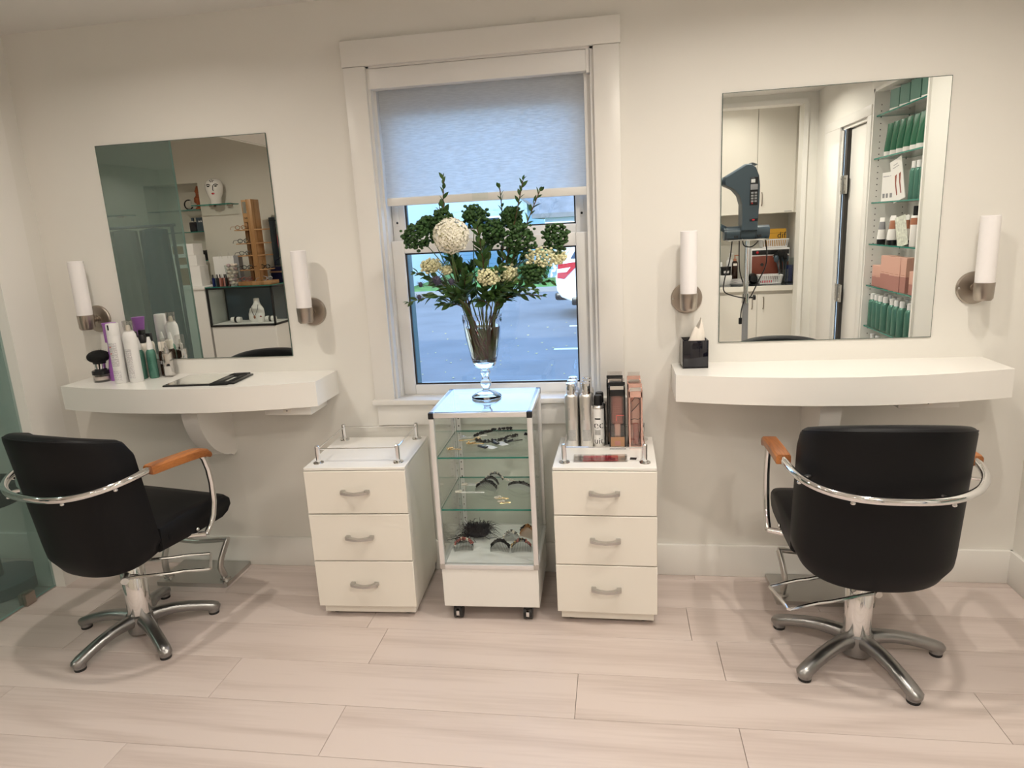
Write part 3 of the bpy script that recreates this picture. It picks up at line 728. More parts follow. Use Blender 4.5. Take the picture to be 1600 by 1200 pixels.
    G().cyl((-.015, -.088, .268), (-.015, .085, .268), .012).xf(A).build('pump_axle', 'steel', t)
    G().cyl((-.015, -.098, .268), (-.015, -.086, .268), .014).xf(A).build('axle_cap', 'whitepl', t)
    return t
salon_chair('black salon chair with oak arm, turned toward the window, by the glass partition', (-1.885, -.571), radians(-12), [-106, -37.4, 34.2, 107.5, 178.4], 31)
salon_chair('black salon chair seen from behind, facing the shelf with the tissue box', (.795, -.524), radians(-1.5), [-142.4, -69.5, 1.8, 75, 148], 192)

# footrests -----------------------------------------------------------
def footrest(label, x0, x1):
    t = thing('footrest', label, 'footrest', ((x0+x1)/2, -.12, 0), 0, 'steel footrests under the shelves'); w = (x1-x0)/2
    G().prism([(-w+.006, -.110), (w-.006, -.110), (w, -.104), (w, .102), (-w, .102), (-w, -.104)], .0, .019, 'z').build('floor_plate', 'steel', t, flat=True)
    s = [(.018*cos(2*pi*i/12), .011*sin(2*pi*i/12)) for i in range(12)]
    e = w-.028
    for sg in (-1, 1):
        up = [(sg*(e-.004), -.060, .018), (sg*(e-.004), -.070, .05), (sg*(e-.008), -.078, .085), (sg*(e-.004), -.068, .120), (sg*e, -.042, .155), (sg*(e+.006), -.018, .187)]
        G().sweep(up, s, (1, 0, 0)).build('upright', 'steel', t, sharp=50)
        G().lathe([(0, .018), (.024, .018), (.022, .028), (0, .03)], (sg*(e-.004), -.060, 0), 14).build('collar', 'steel', t)
    G().sweep([(-e-.010, -.016, .189), (-e*.5, -.022, .183), (0, -.026, .180), (e*.5, -.022, .183), (e+.010, -.016, .189)], s, (0, .5, 1)).build('foot_bar', 'steel', t, sharp=50)
    return t
footrest('steel footrest on a floor plate, in front of the turned chair', -2.072, -1.730)
footrest('steel footrest on a floor plate, half hidden by the chair seen from behind', .600, .960)

# drawer cabinets -----------------------------------------------------
def drawer_cabinet(label, x0, x1, yf, yb, rz, ht):
    w, dp = (x1-x0)/2, (yb-yf)/2; t = thing('drawer_cabinet', label, 'cabinet', ((x0+x1)/2, (yf+yb)/2, 0), rz, 'white drawer cabinets under the window')
    G().rbox(-w+.003, w-.003, -dp+.021, dp, .055, ht-.012, .002, 1).build('body', 'cream', t)
    G().rbox(-w, w, -dp+.004, dp, ht-.012, ht, .002, 1).build('top', 'lacq', t)
    G().rbox(-w+.012, w-.012, -dp+.022, dp-.01, .014, .056, .002, 1).build('plinth', 'cream', t)
    for sx in (-1, 1):
        for sy in (-1, 1): G().cyl((sx*(w-.05), sy*(dp-.06), 0), (sx*(w-.05), sy*(dp-.06), .015), .018).build('glide', 'rubber', t)
    for z0, z1 in ((.052, .2465), (.2505, .4445), (.4485, ht-.014)):
        d = G().rbox(-w, w, -dp, -dp+.0195, z0, z1, .0018, 1).build('drawer', 'cream', t); zc = (z0+z1)/2+.005
        h = G().sweep([(-.048, -dp-.002, zc), (-.045, -dp-.016, zc), (-.025, -dp-.024, zc-.001), (0, -dp-.027, zc-.002), (.025, -dp-.024, zc-.001), (.045, -dp-.016, zc), (.048, -dp-.002, zc)],
                      [(-.008, -.005), (.008, -.005), (.008, .005), (-.008, .005)], scales=[1, 1.1, .95, .9, .95, 1.1, 1])
        h.rbox(-.056, -.038, -dp-.020, -dp+.001, zc-.008, zc+.008, .003).rbox(.038, .056, -dp-.020, -dp+.001, zc-.008, zc+.008, .003)
        h.build('handle', 'steel', d)
    xs, y0, y1 = w-.040, -dp+.062, dp-.035
    P = [(-xs, y0), (xs, y0), (xs, y1), (-xs, y1)]
    for x, y in P:
        p = G().lathe([(0, ht+.003), (.0088, ht+.003), (.0088, ht+.068), (.006, ht+.071), (0, ht+.0715)], (x, y, 0), 14).build('rail_post', 'chrome', t)
        G().lathe([(0, ht), (.021, ht), (.020, ht+.003), (0, ht+.0035)], (x, y, 0), 18).build('flange', 'chrome', p)
    for (a, b) in ((0, 1), (1, 2), (2, 3), (3, 0)):
        G().cyl((*P[a], ht+.057), (*P[b], ht+.057), .0032, n=8).build('gallery_rail', 'chrome', t)
    return t
drawer_cabinet('white three-drawer cabinet with an empty rail-edged top', -1.205, -.806, -.424, -.030, radians(2.2), .635)
CABR = drawer_cabinet('white three-drawer cabinet with cans and brush packs on its railed top', -.240, .1345, -.414, -.040, radians(-.6), .632)

# display case --------------------------------------------------------
DC = thing('display_case', 'glass display case on castors with aluminium frame, holding hair ornaments under the vase', 'display case', (-.502, -.228, 0), radians(1.3))
W2, D2, ZB, ZF, ZT = .191, .190, .062, .222, .845
G().rbox(-W2+.004, W2-.004, -D2+.004, D2-.004, ZB, ZF, .002, 1).build('base_box', 'lacq', DC)
G().rbox(-W2+.012, W2-.012, -D2+.012, D2-.012, ZF, ZF+.016, .001, 1).build('case_floor', 'whitepl', DC)
a = .019
for sx in (-1, 1):
    for sy in (-1, 1):
        x, y = sx*(W2-a/2), sy*(D2-a/2)
        p = G().rbox(x-a/2, x+a/2, y-a/2, y+a/2, ZF+a, ZT-a-.004, .002).box(x-a/2+.005, x-a/2+.007, y-a/2-.001, y-a/2, ZF+a, ZT-a-.004)
        p.build('frame_post', 'anod', DC)
        for z0, mt in ((ZF, 'steel'), (ZT-a-.004, 'black')):
            G().rbox(x-a/2-.0006, x+a/2+.0006, y-a/2-.0006, y+a/2+.0006, z0, z0+a+.004, .002).build('corner_cap', mt, DC)
for z in (ZF, ZT-a):
    for sy in (-1, 1): G().rbox(-W2+a, W2-a, sy*(D2-a/2)-a/2, sy*(D2-a/2)+a/2, z, z+a, .002).build('frame_rail', 'anod', DC)
    for sx in (-1, 1): G().rbox(sx*(W2-a/2)-a/2, sx*(W2-a/2)+a/2, -D2+a, D2-a, z, z+a, .002).build('frame_rail', 'anod', DC)
i = a*.5
G().pane(-W2+i, W2-i, -D2+.008, -D2+.011, ZF+i, ZT-i, 1).build('front_pane', ['casepane', 'gedge'], DC)
G().pane(-W2+i, W2-i, D2-.011, D2-.008, ZF+i, ZT-i, 1).build('back_pane', ['casepane', 'gedge'], DC)
for sx in (-1, 1): G().pane(sx*(W2-.0095)-.0015, sx*(W2-.0095)+.0015, -D2+i, D2-i, ZF+i, ZT-i, 0).build('side_pane', ['casepane', 'gedge'], DC)
G().pane(-W2+.006, W2-.006, -D2+.006, D2-.006, ZT-.004, ZT, 2).build('top_pane', ['toppane', 'gedge2'], DC)
for z in (.666, .459):
    G().pane(-W2+.016, W2-.016, -D2+.020, D2-.016, z-.004, z+.003, 2).build('glass_shelf', ['shelfgl', 'gedge'], DC)
for sx, sy in ((-1, 1), (1, 1), (1, -1), (-1, -1)):
    if sy < 0: continue
    for (u, v) in ((sx*(W2-a-.012), sy*(D2-.014)), (sx*(W2-.014), sy*(D2-a-.014))):
        s_ = G(); hx = .009 if abs(v) > abs(u)-.002 and v == sy*(D2-.014) else .0015; hy = .0015 if hx > .002 else .009
        s_.rbox(u-hx, u+hx, v-hy, v+hy, ZF+.018, ZT-a-.004, .0007, 1); st = s_.build('shelf_standard', 'anod', DC)
        sl = G()
        for k in range(17): sl.box(u-min(hx, .0022)-(.0004 if hx < .002 else 0), u+min(hx, .0022)+(.0004 if hx < .002 else 0), v-min(hy, .0022)-.0004, v+min(hy, .0022)+.0004, .27+k*.032, .276+k*.032)
        sl.build('slots', 'gap', st, kind='stuff', flat=True)
for sx in (-1, 1):
    for sy in (-1, 1):
        c = G().cyl((sx*.138-.017, sy*.15-.004, .026), (sx*.138-.006, sy*.15-.004, .026), .026, n=22).cyl((sx*.138+.006, sy*.15-.004, .026), (sx*.138+.017, sy*.15-.004, .026), .026, n=22).rbox(sx*.138-.015, sx*.138+.015, sy*.15-.02, sy*.15+.018, .040, ZB, .004).build('castor', 'black', DC)
        G().rbox(sx*.138-.006, sx*.138+.006, sy*.15-.030, sy*.15-.018, .018, .038, .001).build('castor_fork', 'chrome', c)

# ================================================================== THINGS ON THE SHELVES AND CABINETS
SZ = .9275
# bottles -------------------------------------------------------------
def can(name, label, x, y, z, r, hb, parts, mat, cat='bottle', group=None, shoulder=.5, n=24):
    t = thing(name, label, cat, (x, y, z), 0, group)
    G().lathe([(0, 0), (r*.92, 0), (r, .003), (r, hb-r*shoulder), (r*.93, hb-r*shoulder*.5), (r*.62, hb), (0, hb)], n=n).build('body', mat, t)
    for p in parts:
        nm, prof, m_ = p; G().lathe(prof, n=max(12, n-6)).build(nm, m_, t)
    return t
def wrap(t, r, z0, z1, a0, a1, mat, name='label'):
    n = 10; rows = [[(r*cos(radians(a0+(a1-a0)*i/n)), r*sin(radians(a0+(a1-a0)*i/n)), z) for i in range(n+1)] for z in (z0, z1)]
    return G().grid(rows).build(name, mat, t)
# purple spray bottle
t = thing('spray_bottle', 'purple waisted spray bottle at the back behind the white cans', 'bottle', (-2.178, -.100, SZ))
G().lathe([(0, 0), (.030, 0), (.031, .01), (.030, .06), (.022, .11), (.0185, .155), (.021, .20), (.027, .245), (.0285, .252), (0, .254)], n=26).build('body', 'purple', t)
G().rbox(-.030, -.022, -.006, .006, .165, .238, .003).build('trigger', 'purple', t)
# white cans
t = can('aerosol_can', 'white aerosol can with square cap and printed panel, leftmost of the two', -2.112, -.163, SZ, .0265, .215, [('cap', [(0, .205), (.0262, .205), (.0262, .250), (.024, .256), (0, .257)], 'whitepl')], 'whitepl')
wrap(t, .0269, .075, .175, -125, -45, 'print_white'); wrap(t, .0269, .012, .055, -125, -45, 'print_white'); wrap(t, .0270, .155, .160, -115, -95, 'redink', 'red_print'); wrap(t, .0270, .128, .132, -115, -97, 'redink', 'red_print')
G().rbox(-.003, .003, -.0275, -.025, .230, .252, .001).build('nozzle_slot', 'ink', t)
t = can('aerosol_can', 'tall white aerosol can with clear cap and rounded shoulder', -2.050, -.150, SZ, .0275, .222, [('nozzle', [(0, .220), (.010, .220), (.010, .236), (.007, .246), (0, .246)], 'ivory'), ('clear_cap', [(.0195, .218), (.0195, .262), (.018, .265), (0, .265), (0, .264), (.017, .264), (.0185, .261), (.0185, .218)], 'plast')], 'whitepl', shoulder=1.2)
wrap(t, .0279, .02, .145, -120, -60, 'print_white')
# green spray bottles
for x, y, lb in ((-2.066, -.088, 'green metallic spray bottle with white pump, left of its twin'), (-2.018, -.078, 'green metallic spray bottle with white pump, right of its twin')):
    t = can('spray_bottle', lb, x, y, SZ, .0195, .128, [('pump', [(0, .124), (.0125, .124), (.0120, .148), (.0075, .172), (.006, .182), (0, .182)], 'whitepl')], 'green', shoulder=1.0)
    wrap(t, .0198, .03, .09, -120, -60, 'print_green')
# ivory bottle with black cap (mostly hidden)
for x, y, h, cm, lb in ((-2.085, -.028, .150, 'ivory', 'ivory bottle with black screw cap against the mirror wall, behind the green bottles'), (-2.120, -.034, .165, 'whitepl', 'white bottle with black screw cap at the back between the white cans')):
    t = can('lotion_bottle', lb, x, y, SZ, .0195, h, [('cap', [(0, h), (.0155, h), (.0155, h+.034), (.014, h+.036), (0, h+.036)], 'black')], cm, shoulder=.9)
t = can('serum_bottle', 'dark amber bottle with white cap lettered in white, behind the silver pump', -1.992, -.030, SZ, .0215, .118, [('cap', [(0, .112), (.0165, .112), (.0165, .148), (.015, .151), (0, .151)], 'ivory')], 'amber', shoulder=1.0)
text_wrap('OM', .022, .0219, .055, 'whiteink', t, -100)
t = thing('pump_bottle', 'slim silver pump bottle in clear acrylic, right end of the bottle cluster', 'bottle', (-1.957, -.058, SZ), radians(12))
G().rbox(-.0155, .0155, -.0155, .0155, .006, .105, .004).build('bottle', 'silcap', t)
G().rbox(-.0185, .0185, -.0185, .0185, 0, .108, .003).rbox(-.015, .015, -.015, .015, .109, .170, .004).build('acrylic_sleeve', 'plast', t)
G().lathe([(0, .105), (.010, .105), (.010, .130), (.005, .134), (.005, .150), (.0, .151)], n=14).build('pump', 'silcap', t)
# kabuki brush standing on a powder jar
t = thing('powder_jar', 'small clear powder jar with black lid at the left end of the shelf', 'jar', (-2.232, -.130, SZ))
G().lathe([(0, 0), (.034, 0), (.0345, .004), (.0345, .034), (.031, .034), (.031, .008), (0, .008)], n=28).build('jar', 'plast', t)
G().lathe([(0, .009), (.030, .009), (.030, .024), (0, .025)], n=24).build('powder', 'powder', t)
G().lathe([(0, .033), (.036, .033), (.036, .048), (.034, .050), (0, .050)], n=28).build('lid', 'black', t)
t = thing('makeup_brush', 'round black makeup brush standing bristles up on the powder jar', 'brush', (-2.232, -.130, SZ+.050))
G().lathe([(0, 0), (.024, 0), (.024, .004), (.0215, .008), (0, .008)], n=20).lathe([(0, .030), (.0255, .030), (.027, .040), (0, .040)], n=20).build('handle', 'black', t)
G().lathe([(0, .008), (.0215, .008), (.0235, .031), (0, .031)], n=24).build('ferrule', 'chrome', t)
g = G().ball((0, 0, .060), (.046, .046, .028), 22, 12); q = random.Random(5)
for i in range(520):
    a, b = q.uniform(0, 2*pi), q.uniform(-.25, 1.35); d = Vector((cos(a)*cos(b), sin(a)*cos(b), sin(b)*.62)); p = Vector((0, 0, .045))
    e = p+Vector((d.x*.056, d.y*.056, .012+d.z*.062))*q.uniform(.9, 1.06); s_ = d.cross(Vector((.3, .1, 1))).normalized()*.0009
    g.add([p+d*.02-s_, p+d*.02+s_, e], [(0, 1, 2)])
g.build('bristles', 'bristle', t, kind='stuff', flat=True)
# flat hand mirror
t = thing('hand_mirror', 'flat square hand mirror with black rim and slotted handle lying on the shelf', 'mirror', (-1.702, -.160, SZ), radians(4))
pl = [(-.148, -.100), (.060, -.110), (.140, -.098), (.148, .075), (.060, .108), (-.148, .104)]
slot = [(.070, -.060), (.100, -.060), (.100, .060), (.070, .060)]
G().rbox(-.15, .060, -.104, .104, 0, .007, .002).rbox(.060, .078, -.100, .100, 0, .007, .002).rbox(.118, .150, -.092, .088, 0, .007, .002).rbox(.076, .120, .058, .098, 0, .007, .002).rbox(.076, .120, -.098, -.058, 0, .007, .002).build('frame', 'black', t)
G().box(-.143, .048, -.097, .097, .007, .0074).build('glass', 'mirror', t, flat=True)
G().rbox(.052, .128, .062, .108, -.0002, .0085, .002).rbox(.052, .128, -.108, -.062, -.0002, .0085, .002).rbox(.108, .135, -.062, .062, 0, .0085, .002).build('black_tape', 'bristle', t)
# tissue box
t = thing('tissue_box', 'black glass cube tissue box on the right-hand white shelf', 'tissue box', (.2955, -.064, SZ), radians(1))
h, w = .108, .048
G().rbox(-w, w, -w, -w+.004, 0, h, .001).rbox(-w, w, w-.004, w, 0, h, .001).rbox(-w, -w+.004, -w, w, 0, h, .001).rbox(w-.004, w, -w, w, 0, h, .001).rbox(-w, w, -w, w, 0, .008, .001).build('box', 'blackgl', t)
rows = []; q = random.Random(2)
for k in range(12):
    u = k/11; row = []
    for i in range(25):
        a = 2*pi*i/24; f = 1-.75*u**1.6; wob = 1+.10*sin(5*a+3*u)+.06*sin(9*a-u*4)
        row.append((.040*cos(a)*f*wob+.016*u, .040*sin(a)*f*.8*wob+.004*u, .05+.118*u+.014*sin(a*2+1)*u-.018*u*(cos(a)-.5)*(-1)))
    rows.append(row)
g = G().grid(rows); g.add([rows[-1][i] for i in range(24)], [tuple(range(24))]); g.build('tissue', 'tissue', t, sharp=70)

# right cabinet --------------------------------------------------------
CZT = .632
first = None
for r_ in range(3):
    for c_ in range(2):
        x, y = (-.181, -.124)[c_]+.001*r_, (-.163, -.108, -.0535)[r_]
        lb = 'silver hairspray can, %s row, %s column, on the right cabinet' % (('front', 'middle', 'back')[r_], ('outer', 'inner')[c_])
        if first is None:
            first = can('hairspray_can', lb, x, y, CZT, .0262, .218, [('cap', [(0, .214), (.0185, .214), (.0185, .255), (.0175, .258), (.014, .2575), (0, .2565)], 'silcap')], 'silver', group='silver hairspray cans', shoulder=.5)
            wrap(first, .0265, .03, .075, -120, -55, 'print_silver'); wrap(first, .0265, .115, .165, -112, -104, 'print_silver', 'side_print')
        else: dup(first, (x, y, CZT), 0, lb)
for k, (x, y) in enumerate(((-.0775, -.152), (-.073, -.104))):
    t = can('hairspray_can', 'grey spray can with black cap and big black letters' if k == 0 else 'grey spray can with black cap, hidden behind its lettered twin', x, y, CZT, .0228, .168, [('cap', [(0, .164), (.0165, .164), (.0165, .200), (.0145, .206), (0, .206)], 'black')], 'silver')
    if k == 0:
        G().lathe([(.02285, .012), (.0231, .016), (.0231, .150), (.0229, .154)], n=30).build('wrapper', 'grey' if False else 'pvc', t)
        text_wrap('ec', .046, .0234, .076, 'ink', t, -88); text_wrap('uit', .036, .0234, .014, 'ink', t, -90); wrap(t, .0234, .050, .070, -128, -70, 'print_silver', 'fine_print'); wrap(t, .0234, .112, .118, -125, -70, 'ink', 'maker_line')
def brush_pack(label, x, y, w, h, kind):
    t = thing('brush_pack', label, 'hairbrush', (x, y, CZT)); d = .022; hw = w/2
    G().rbox(-hw, hw, d-.002, d, .0, h, .001).rbox(-hw, -hw+.006, -d, d, 0, h-.012, .0008).rbox(hw-.006, hw, -d, d, 0, h-.012, .0008).rbox(-hw, hw, -d, d, 0, .010, .001).rbox(-hw, hw, -d, -d+.002, h-.045, h-.022, .0005).build('carton', 'black' if kind == 0 else 'roseg', t)
    G().box(-hw+.006, hw-.006, -d-.0004, -d, .010, h-.045).box(-hw*.9, hw*.9, d-.003, d-.002, h, h+.016).build('window', 'plast', t, flat=True)
    G().rbox(-hw*.8, hw*.8, -d-.001, -d+.001, h-.020, h-.006, .0005).build('header_card', 'silver', t)
    if kind == 0:
        G().rbox(-hw+.008, hw-.008, -.006, .012, .095, h-.050, .008, 3).build('brush_head', 'rose', t)
        pr_ = G()
        for i in range(6):
            for j in range(14): pr_.cyl((-hw+.014+i*(w-.028)/5, -.006, .105+j*.0085), (-hw+.014+i*(w-.028)/5, -.013, .105+j*.0085), .0012, .0006, 5)
        pr_.build('pins', 'rose', t, kind='stuff')
        G().rbox(-.013, .013, -.012, .010, .012, .10, .006, 3).build('handle', 'roseg', t)
        G().rbox(-hw+.005, hw-.005, -d-.001, -d, .012, .050, .0003).build('card_base', 'tan', t)
        G().rbox(-.011, .011, -d-.0015, -d-.0005, .016, .034, .0003).build('badge', 'pinkd', t)
        G().box(-.004, hw-.006, -d-.0008, -d-.0005, .135, .1372).box(-.004, -.002, -d-.0008, -d-.0005, .115, .1372).build('red_line', 'redink', t, flat=True)
    else:
        G().rbox(-hw+.008, hw-.008, -.004, .012, .09, h-.052, .008, 3).build('brush_head', 'roseg', t)
        G().rbox(-.011, .011, -.010, .008, .012, .10, .006, 3).build('handle', 'rose', t)
        for pts_ in ([(-.014, .19), (-.004, .205), (.010, .203), (.018, .198)], [(-.016, .150), (.004, .172), (.014, .185)], [(-.018, .118), (-.006, .122), (.008, .119), (.018, .124)], [(.010, .03), (.014, .05), (.012, .07)]):
            G().tube([(a, -d-.001, b) for a, b in pts_], .0014, 6).build('scroll_print', 'ink', t)
    return t
brush_pack('black boxed rose hairbrush with clear window, in front of its twin', -.004, -.180, .063, .258, 0)
brush_pack('black boxed rose hairbrush, standing behind its twin', -.012, -.120, .063, .272, 0)
brush_pack('pink foil boxed hairbrush with black scroll print, in front of its twin', .066, -.176, .052, .250, 1)
brush_pack('pink foil boxed hairbrush, standing behind its twin', .062, -.116, .052, .268, 1)
t = thing('comb', 'pink comb in a clear sleeve on the right cabinet, by the rail', 'comb', (-.068, -.318, CZT), radians(1))
g = G().rbox(-.065, .065, .008, .026, .002, .007, .002)
for k in range(44): g.box(-.064+k*.0029, -.0625+k*.0029, -.026, .010, .003, .006)
g.build('comb_body', 'pinkcomb', t)
G().box(-.10, .098, -.034, .034, .0004, .0012).box(-.10, .098, -.034, .034, .0078, .0084).build('sleeve', 'plast', t, flat=True)
t = thing('price_card', 'tiny white card with black square, at the right front of the cabinet', 'card', (.052, -.317, CZT), radians(-8))
G().rbox(-.026, .026, -.022, .022, 0, .002, .0006).build('card', 'paper', t); G().box(-.012, .012, -.012, .014, .002, .0023).build('black_print', 'ink', t, flat=True)

# hair ornaments in the case --------------------------------------------
def comb(label, loc, rz, w, drop, mats, tilt=-50, beads=16, bs=.0042, rise=.022, name='hair_comb'):
    """curved comb: an arched band with fine teeth hanging from it, leaning back"""
    t = thing(name, label, 'hair comb', loc, rz, None); q = random.Random(int(abs(loc[0]*1e4)))
    T = Matrix.Rotation(radians(tilt), 4, 'X'); A = [(-w/2+w*i/14, rise*(1-(2*i/14-1)**2), .012*(1-(2*i/14-1)**2)) for i in range(15)]
    def P(i, d): x, h, bow = A[i]; return (x, -bow, h+drop-d)
    zmin = []
    band = G().grid([[P(i, 0) for i in range(15)], [P(i, .008) for i in range(15)]]); band.grid([[(p[0], p[1]+.002, p[2]) for p in [P(i, 0) for i in range(15)]], [(p[0], p[1]+.002, p[2]) for p in [P(i, .008) for i in range(15)]]])
    band.tube([P(i, 0) for i in range(15)], .0016, 6); band.tube([P(i, .008) for i in range(15)], .0013, 6)
    teeth = G()
    for k in range(24):
        u = k/23*14; i = min(13, int(u)); f = u-i; a, b = Vector(P(i, .006)), Vector(P(i+1, .006)); p = a.lerp(b, f)
        x = p.x; e = Vector((x*.93, p.y-.004, .0)); sx = .0009
        teeth.add([p+Vector((-sx, 0, 0)), p+Vector((sx, 0, 0)), e+Vector((sx*.6, 0, 0)), e-Vector((sx*.6, 0, 0)), p+Vector((-sx, .0012, 0)), p+Vector((sx, .0012, 0))], [(0, 1, 2, 3), (4, 5, 2, 3)])
    bd = {}
    for k in range(beads):
        u = (k+.5)/beads*14; i = min(13, int(u)); p = Vector(P(i, 0)).lerp(Vector(P(i+1, 0)), u-i); m_ = mats[2+q.randrange(len(mats)-2)]
        s_ = bs*q.uniform(.75, 1.25); bd.setdefault(m_, G()).ball((p.x, p.y-.002, p.z+q.uniform(-.3, .6)*bs), s_, 7, 5)
        if q.random() < .6: bd[m_].ball((p.x+q.uniform(-.003, .003), p.y-.004, p.z-.007), s_*.75, 6, 4)
    lo = Matrix.Translation((0, 0, .0022)) @ T
    band.xf(lo).build('band', mats[0], t); teeth.xf(lo).build('teeth', mats[1], t, kind='stuff', flat=True)
    for m_, g in bd.items(): g.xf(lo).build('beads', m_, t, kind='stuff')
    # seat it on its support
    mn = min((v.co.z for c in t.children for v in c.data.vertices)); 
    for c in t.children: c.location.z -= mn
    return t
F0, F1, F2 = .238, .4625, .6695
comb('smoke comb with red and pearl beads at the front left of the case floor', (-.622, -.300, F0), radians(12), .078, .030, ['darkcomb', 'darkcomb', 'gem', 'pearl', 'gem', 'gem'], -48)
comb('smoke comb topped with black beads at the front middle of the case floor', (-.476, -.300, F0), radians(-2), .078, .026, ['darkcomb', 'darkcomb', 'jet'], -45, 20)
comb('smoke comb with gold and black beads at the front right of the case floor', (-.388, -.300, F0), radians(8), .080, .030, ['darkcomb', 'darkcomb', 'jet', 'gold', 'jet', 'gem'], -48, 18)
comb('silver-beaded oval comb lying behind the black one on the case floor', (-.442, -.205, F0), 0, .070, .020, ['steel', 'darkcomb', 'steel', 'pearl', 'darkcomb'], -35, 22)
comb('tortoiseshell comb with dark beads at the right rear of the case floor', (-.388, -.168, F0), radians(-28), .072, .030, ['tort', 'tort', 'jet', 'tort'], -38, 14)
comb('clear comb with grey beading, rearmost of three on the middle shelf', (-.522, -.110, F1), radians(-12), .078, .022, ['darkcomb', 'grey', 'grey', 'pearl'], -62, 18, .003)
comb('smoke comb with dark beading, middle of three on the middle shelf', (-.532, -.165, F1), radians(-12), .078, .022, ['darkcomb', 'grey', 'darkcomb', 'jet'], -62, 18, .003)
comb('smoke comb with black gems, foremost of three on the middle shelf', (-.535, -.225, F1), radians(-8), .088, .028, ['darkcomb', 'darkcomb', 'jet'], -58, 14, .004)
comb('wide grey comb with hanging black beads at the right of the middle shelf', (-.405, -.215, F1), radians(-14), .10, .036, ['darkcomb', 'grey', 'jet', 'darkcomb'], -66, 12, .004, .006)
def hairpin(label, loc, rz, L, mats, n=7, kind='flower'):
    t = thing('hair_pin', label, 'hair pin', loc, rz); q = random.Random(int(abs(loc[0]*9e4)))
    G().tube([(0, .003, .002), (L*.5, .006, .003), (L, .004, .0015)], .0011, 6).tube([(0, -.003, .002), (L*.5, -.005, .003), (L, -.003, .0015)], .0011, 6).build('prongs', mats[0], t)
    g = G()
    for k in range(n):
        a = 2*pi*k/n
        if kind == 'flower': g.ball((cos(a)*.009, sin(a)*.009, .006+.003*q.random()), (.0065, .0045, .003), 7, 4)
        else: g.ball((-.004+L*.55*k/n+q.uniform(-.002, .002), q.uniform(-.006, .006), .005+q.uniform(0, .005)), q.uniform(.003, .0052), 6, 4)
    g.ball((0, 0, .008), .0045, 7, 5) if kind == 'flower' else None
    g.build('ornament', mats[1], t, kind='stuff')
    return t
hairpin('silver flower hairpin at the left rear of the middle shelf', (-.632, -.165, F1), radians(5), .075, ['anod', 'pearl'])
hairpin('silver flower hairpin at the left front of the middle shelf', (-.640, -.245, F1), radians(4), .105, ['anod', 'pearl'], 8)
hairpin('rosette hairpin near the back of the middle shelf', (-.575, -.150, F1), radians(170), .05, ['anod', 'pearl'])
hairpin('pearl hairpin lying slanted behind the wide grey comb', (-.468, -.105, F1), radians(-24), .095, ['anod', 'pearl'], 9, 'row')
hairpin('small gold pearl pin at the middle shelf front edge', (-.478, -.300, F1), radians(2), .05, ['gold', 'pearl'], 7, 'row')
hairpin('rose gold loop pin at the middle shelf front edge, right of the pearl pin', (-.455, -.345, F1), radians(10), .04, ['gold', 'pearl'], 6, 'row')
hairpin('rose gold barrette at the left front of the top shelf', (-.650, -.320, F2), radians(8), .05, ['gold', 'gold'], 8, 'row')
hairpin('gold leaf barrette in the middle of the top shelf', (-.585, -.250, F2), radians(6), .062, ['gold', 'gold'], 11, 'row')
hairpin('black spiky branch hairpin at the right of the top shelf', (-.440, -.235, F2), radians(32), .075, ['jet', 'jet'], 9, 'row')
hairpin('black beaded clip at the far right of the top shelf', (-.372, -.135, F2), 0, .03, ['jet', 'jet'], 5, 'row')
hairpin('pewter flower hair clip at the left rear of the top shelf', (-.622, -.175, F2), radians(25), .10, ['steel', 'steel'], 9)
hairpin('ring-centred gold flower clip on the top shelf', (-.560, -.190, F2), radians(-170), .075, ['gold', 'gold'], 8)
def headband(label, P, n, s0):
    t = thing('headband', label, 'headband', (P[0][0], P[0][1], F2)); q = random.Random(int(s0*1e5)); p0 = Vector(P[0])
    pts = []
    for i in range(21):
        u = i/20*(len(P)-1); k = min(len(P)-2, int(u)); pts.append(Vector(P[k]).lerp(Vector(P[k+1]), u-k)-p0)
    G().tube([(p.x, p.y, .002) for p in pts], .0015, 6).build('wire', 'jet', t)
    g = G()
    for i in range(n):
        u = i/n*20; k = min(19, int(u)); p = pts[k].lerp(pts[k+1], u-k); g.ball((p.x+q.uniform(-.004, .004), p.y+q.uniform(-.004, .004), .006+q.uniform(0, .006)), q.uniform(.0035, .0062), 7, 5)
    g.build('beads', 'jet', t, kind='stuff')
headband('black beaded headband curving along the back of the top shelf', [(-.575, -.170), (-.555, -.120), (-.52, -.085), (-.47, -.065), (-.435, -.060)], 40, .0061)
headband('black beaded headband lying in front of its twin on the top shelf', [(-.560, -.215), (-.52, -.235), (-.47, -.215), (-.43, -.175), (-.40, -.150)], 40, .0072)
for x, y, a, lb in ((-.520, -.285, -35, 'black gem clip on a pale blue card, the nearer of two'), (-.480, -.235, -50, 'black gem clip on a grey card, the farther of two')):
    t = thing('hair_clip', lb, 'hair clip', (x, y, F2), radians(a))
    G().rbox(-.022, .022, -.009, .009, 0, .006, .002).build('clip', 'jet', t); G().rbox(-.005, .05, .002, .032, -.0000, .0012, .0004).build('card', 'paper', t)
    g = G()
    for k in range(5): g.ball((-.017+k*.0085, 0, .007), .0032, 7, 4)
    g.build('gems', 'steel', t, kind='stuff')
t = thing('feather_fascinator', 'black feather hair piece on the case floor', 'feather', (-.588, -.185, F0)); g = G(); q = random.Random(11)
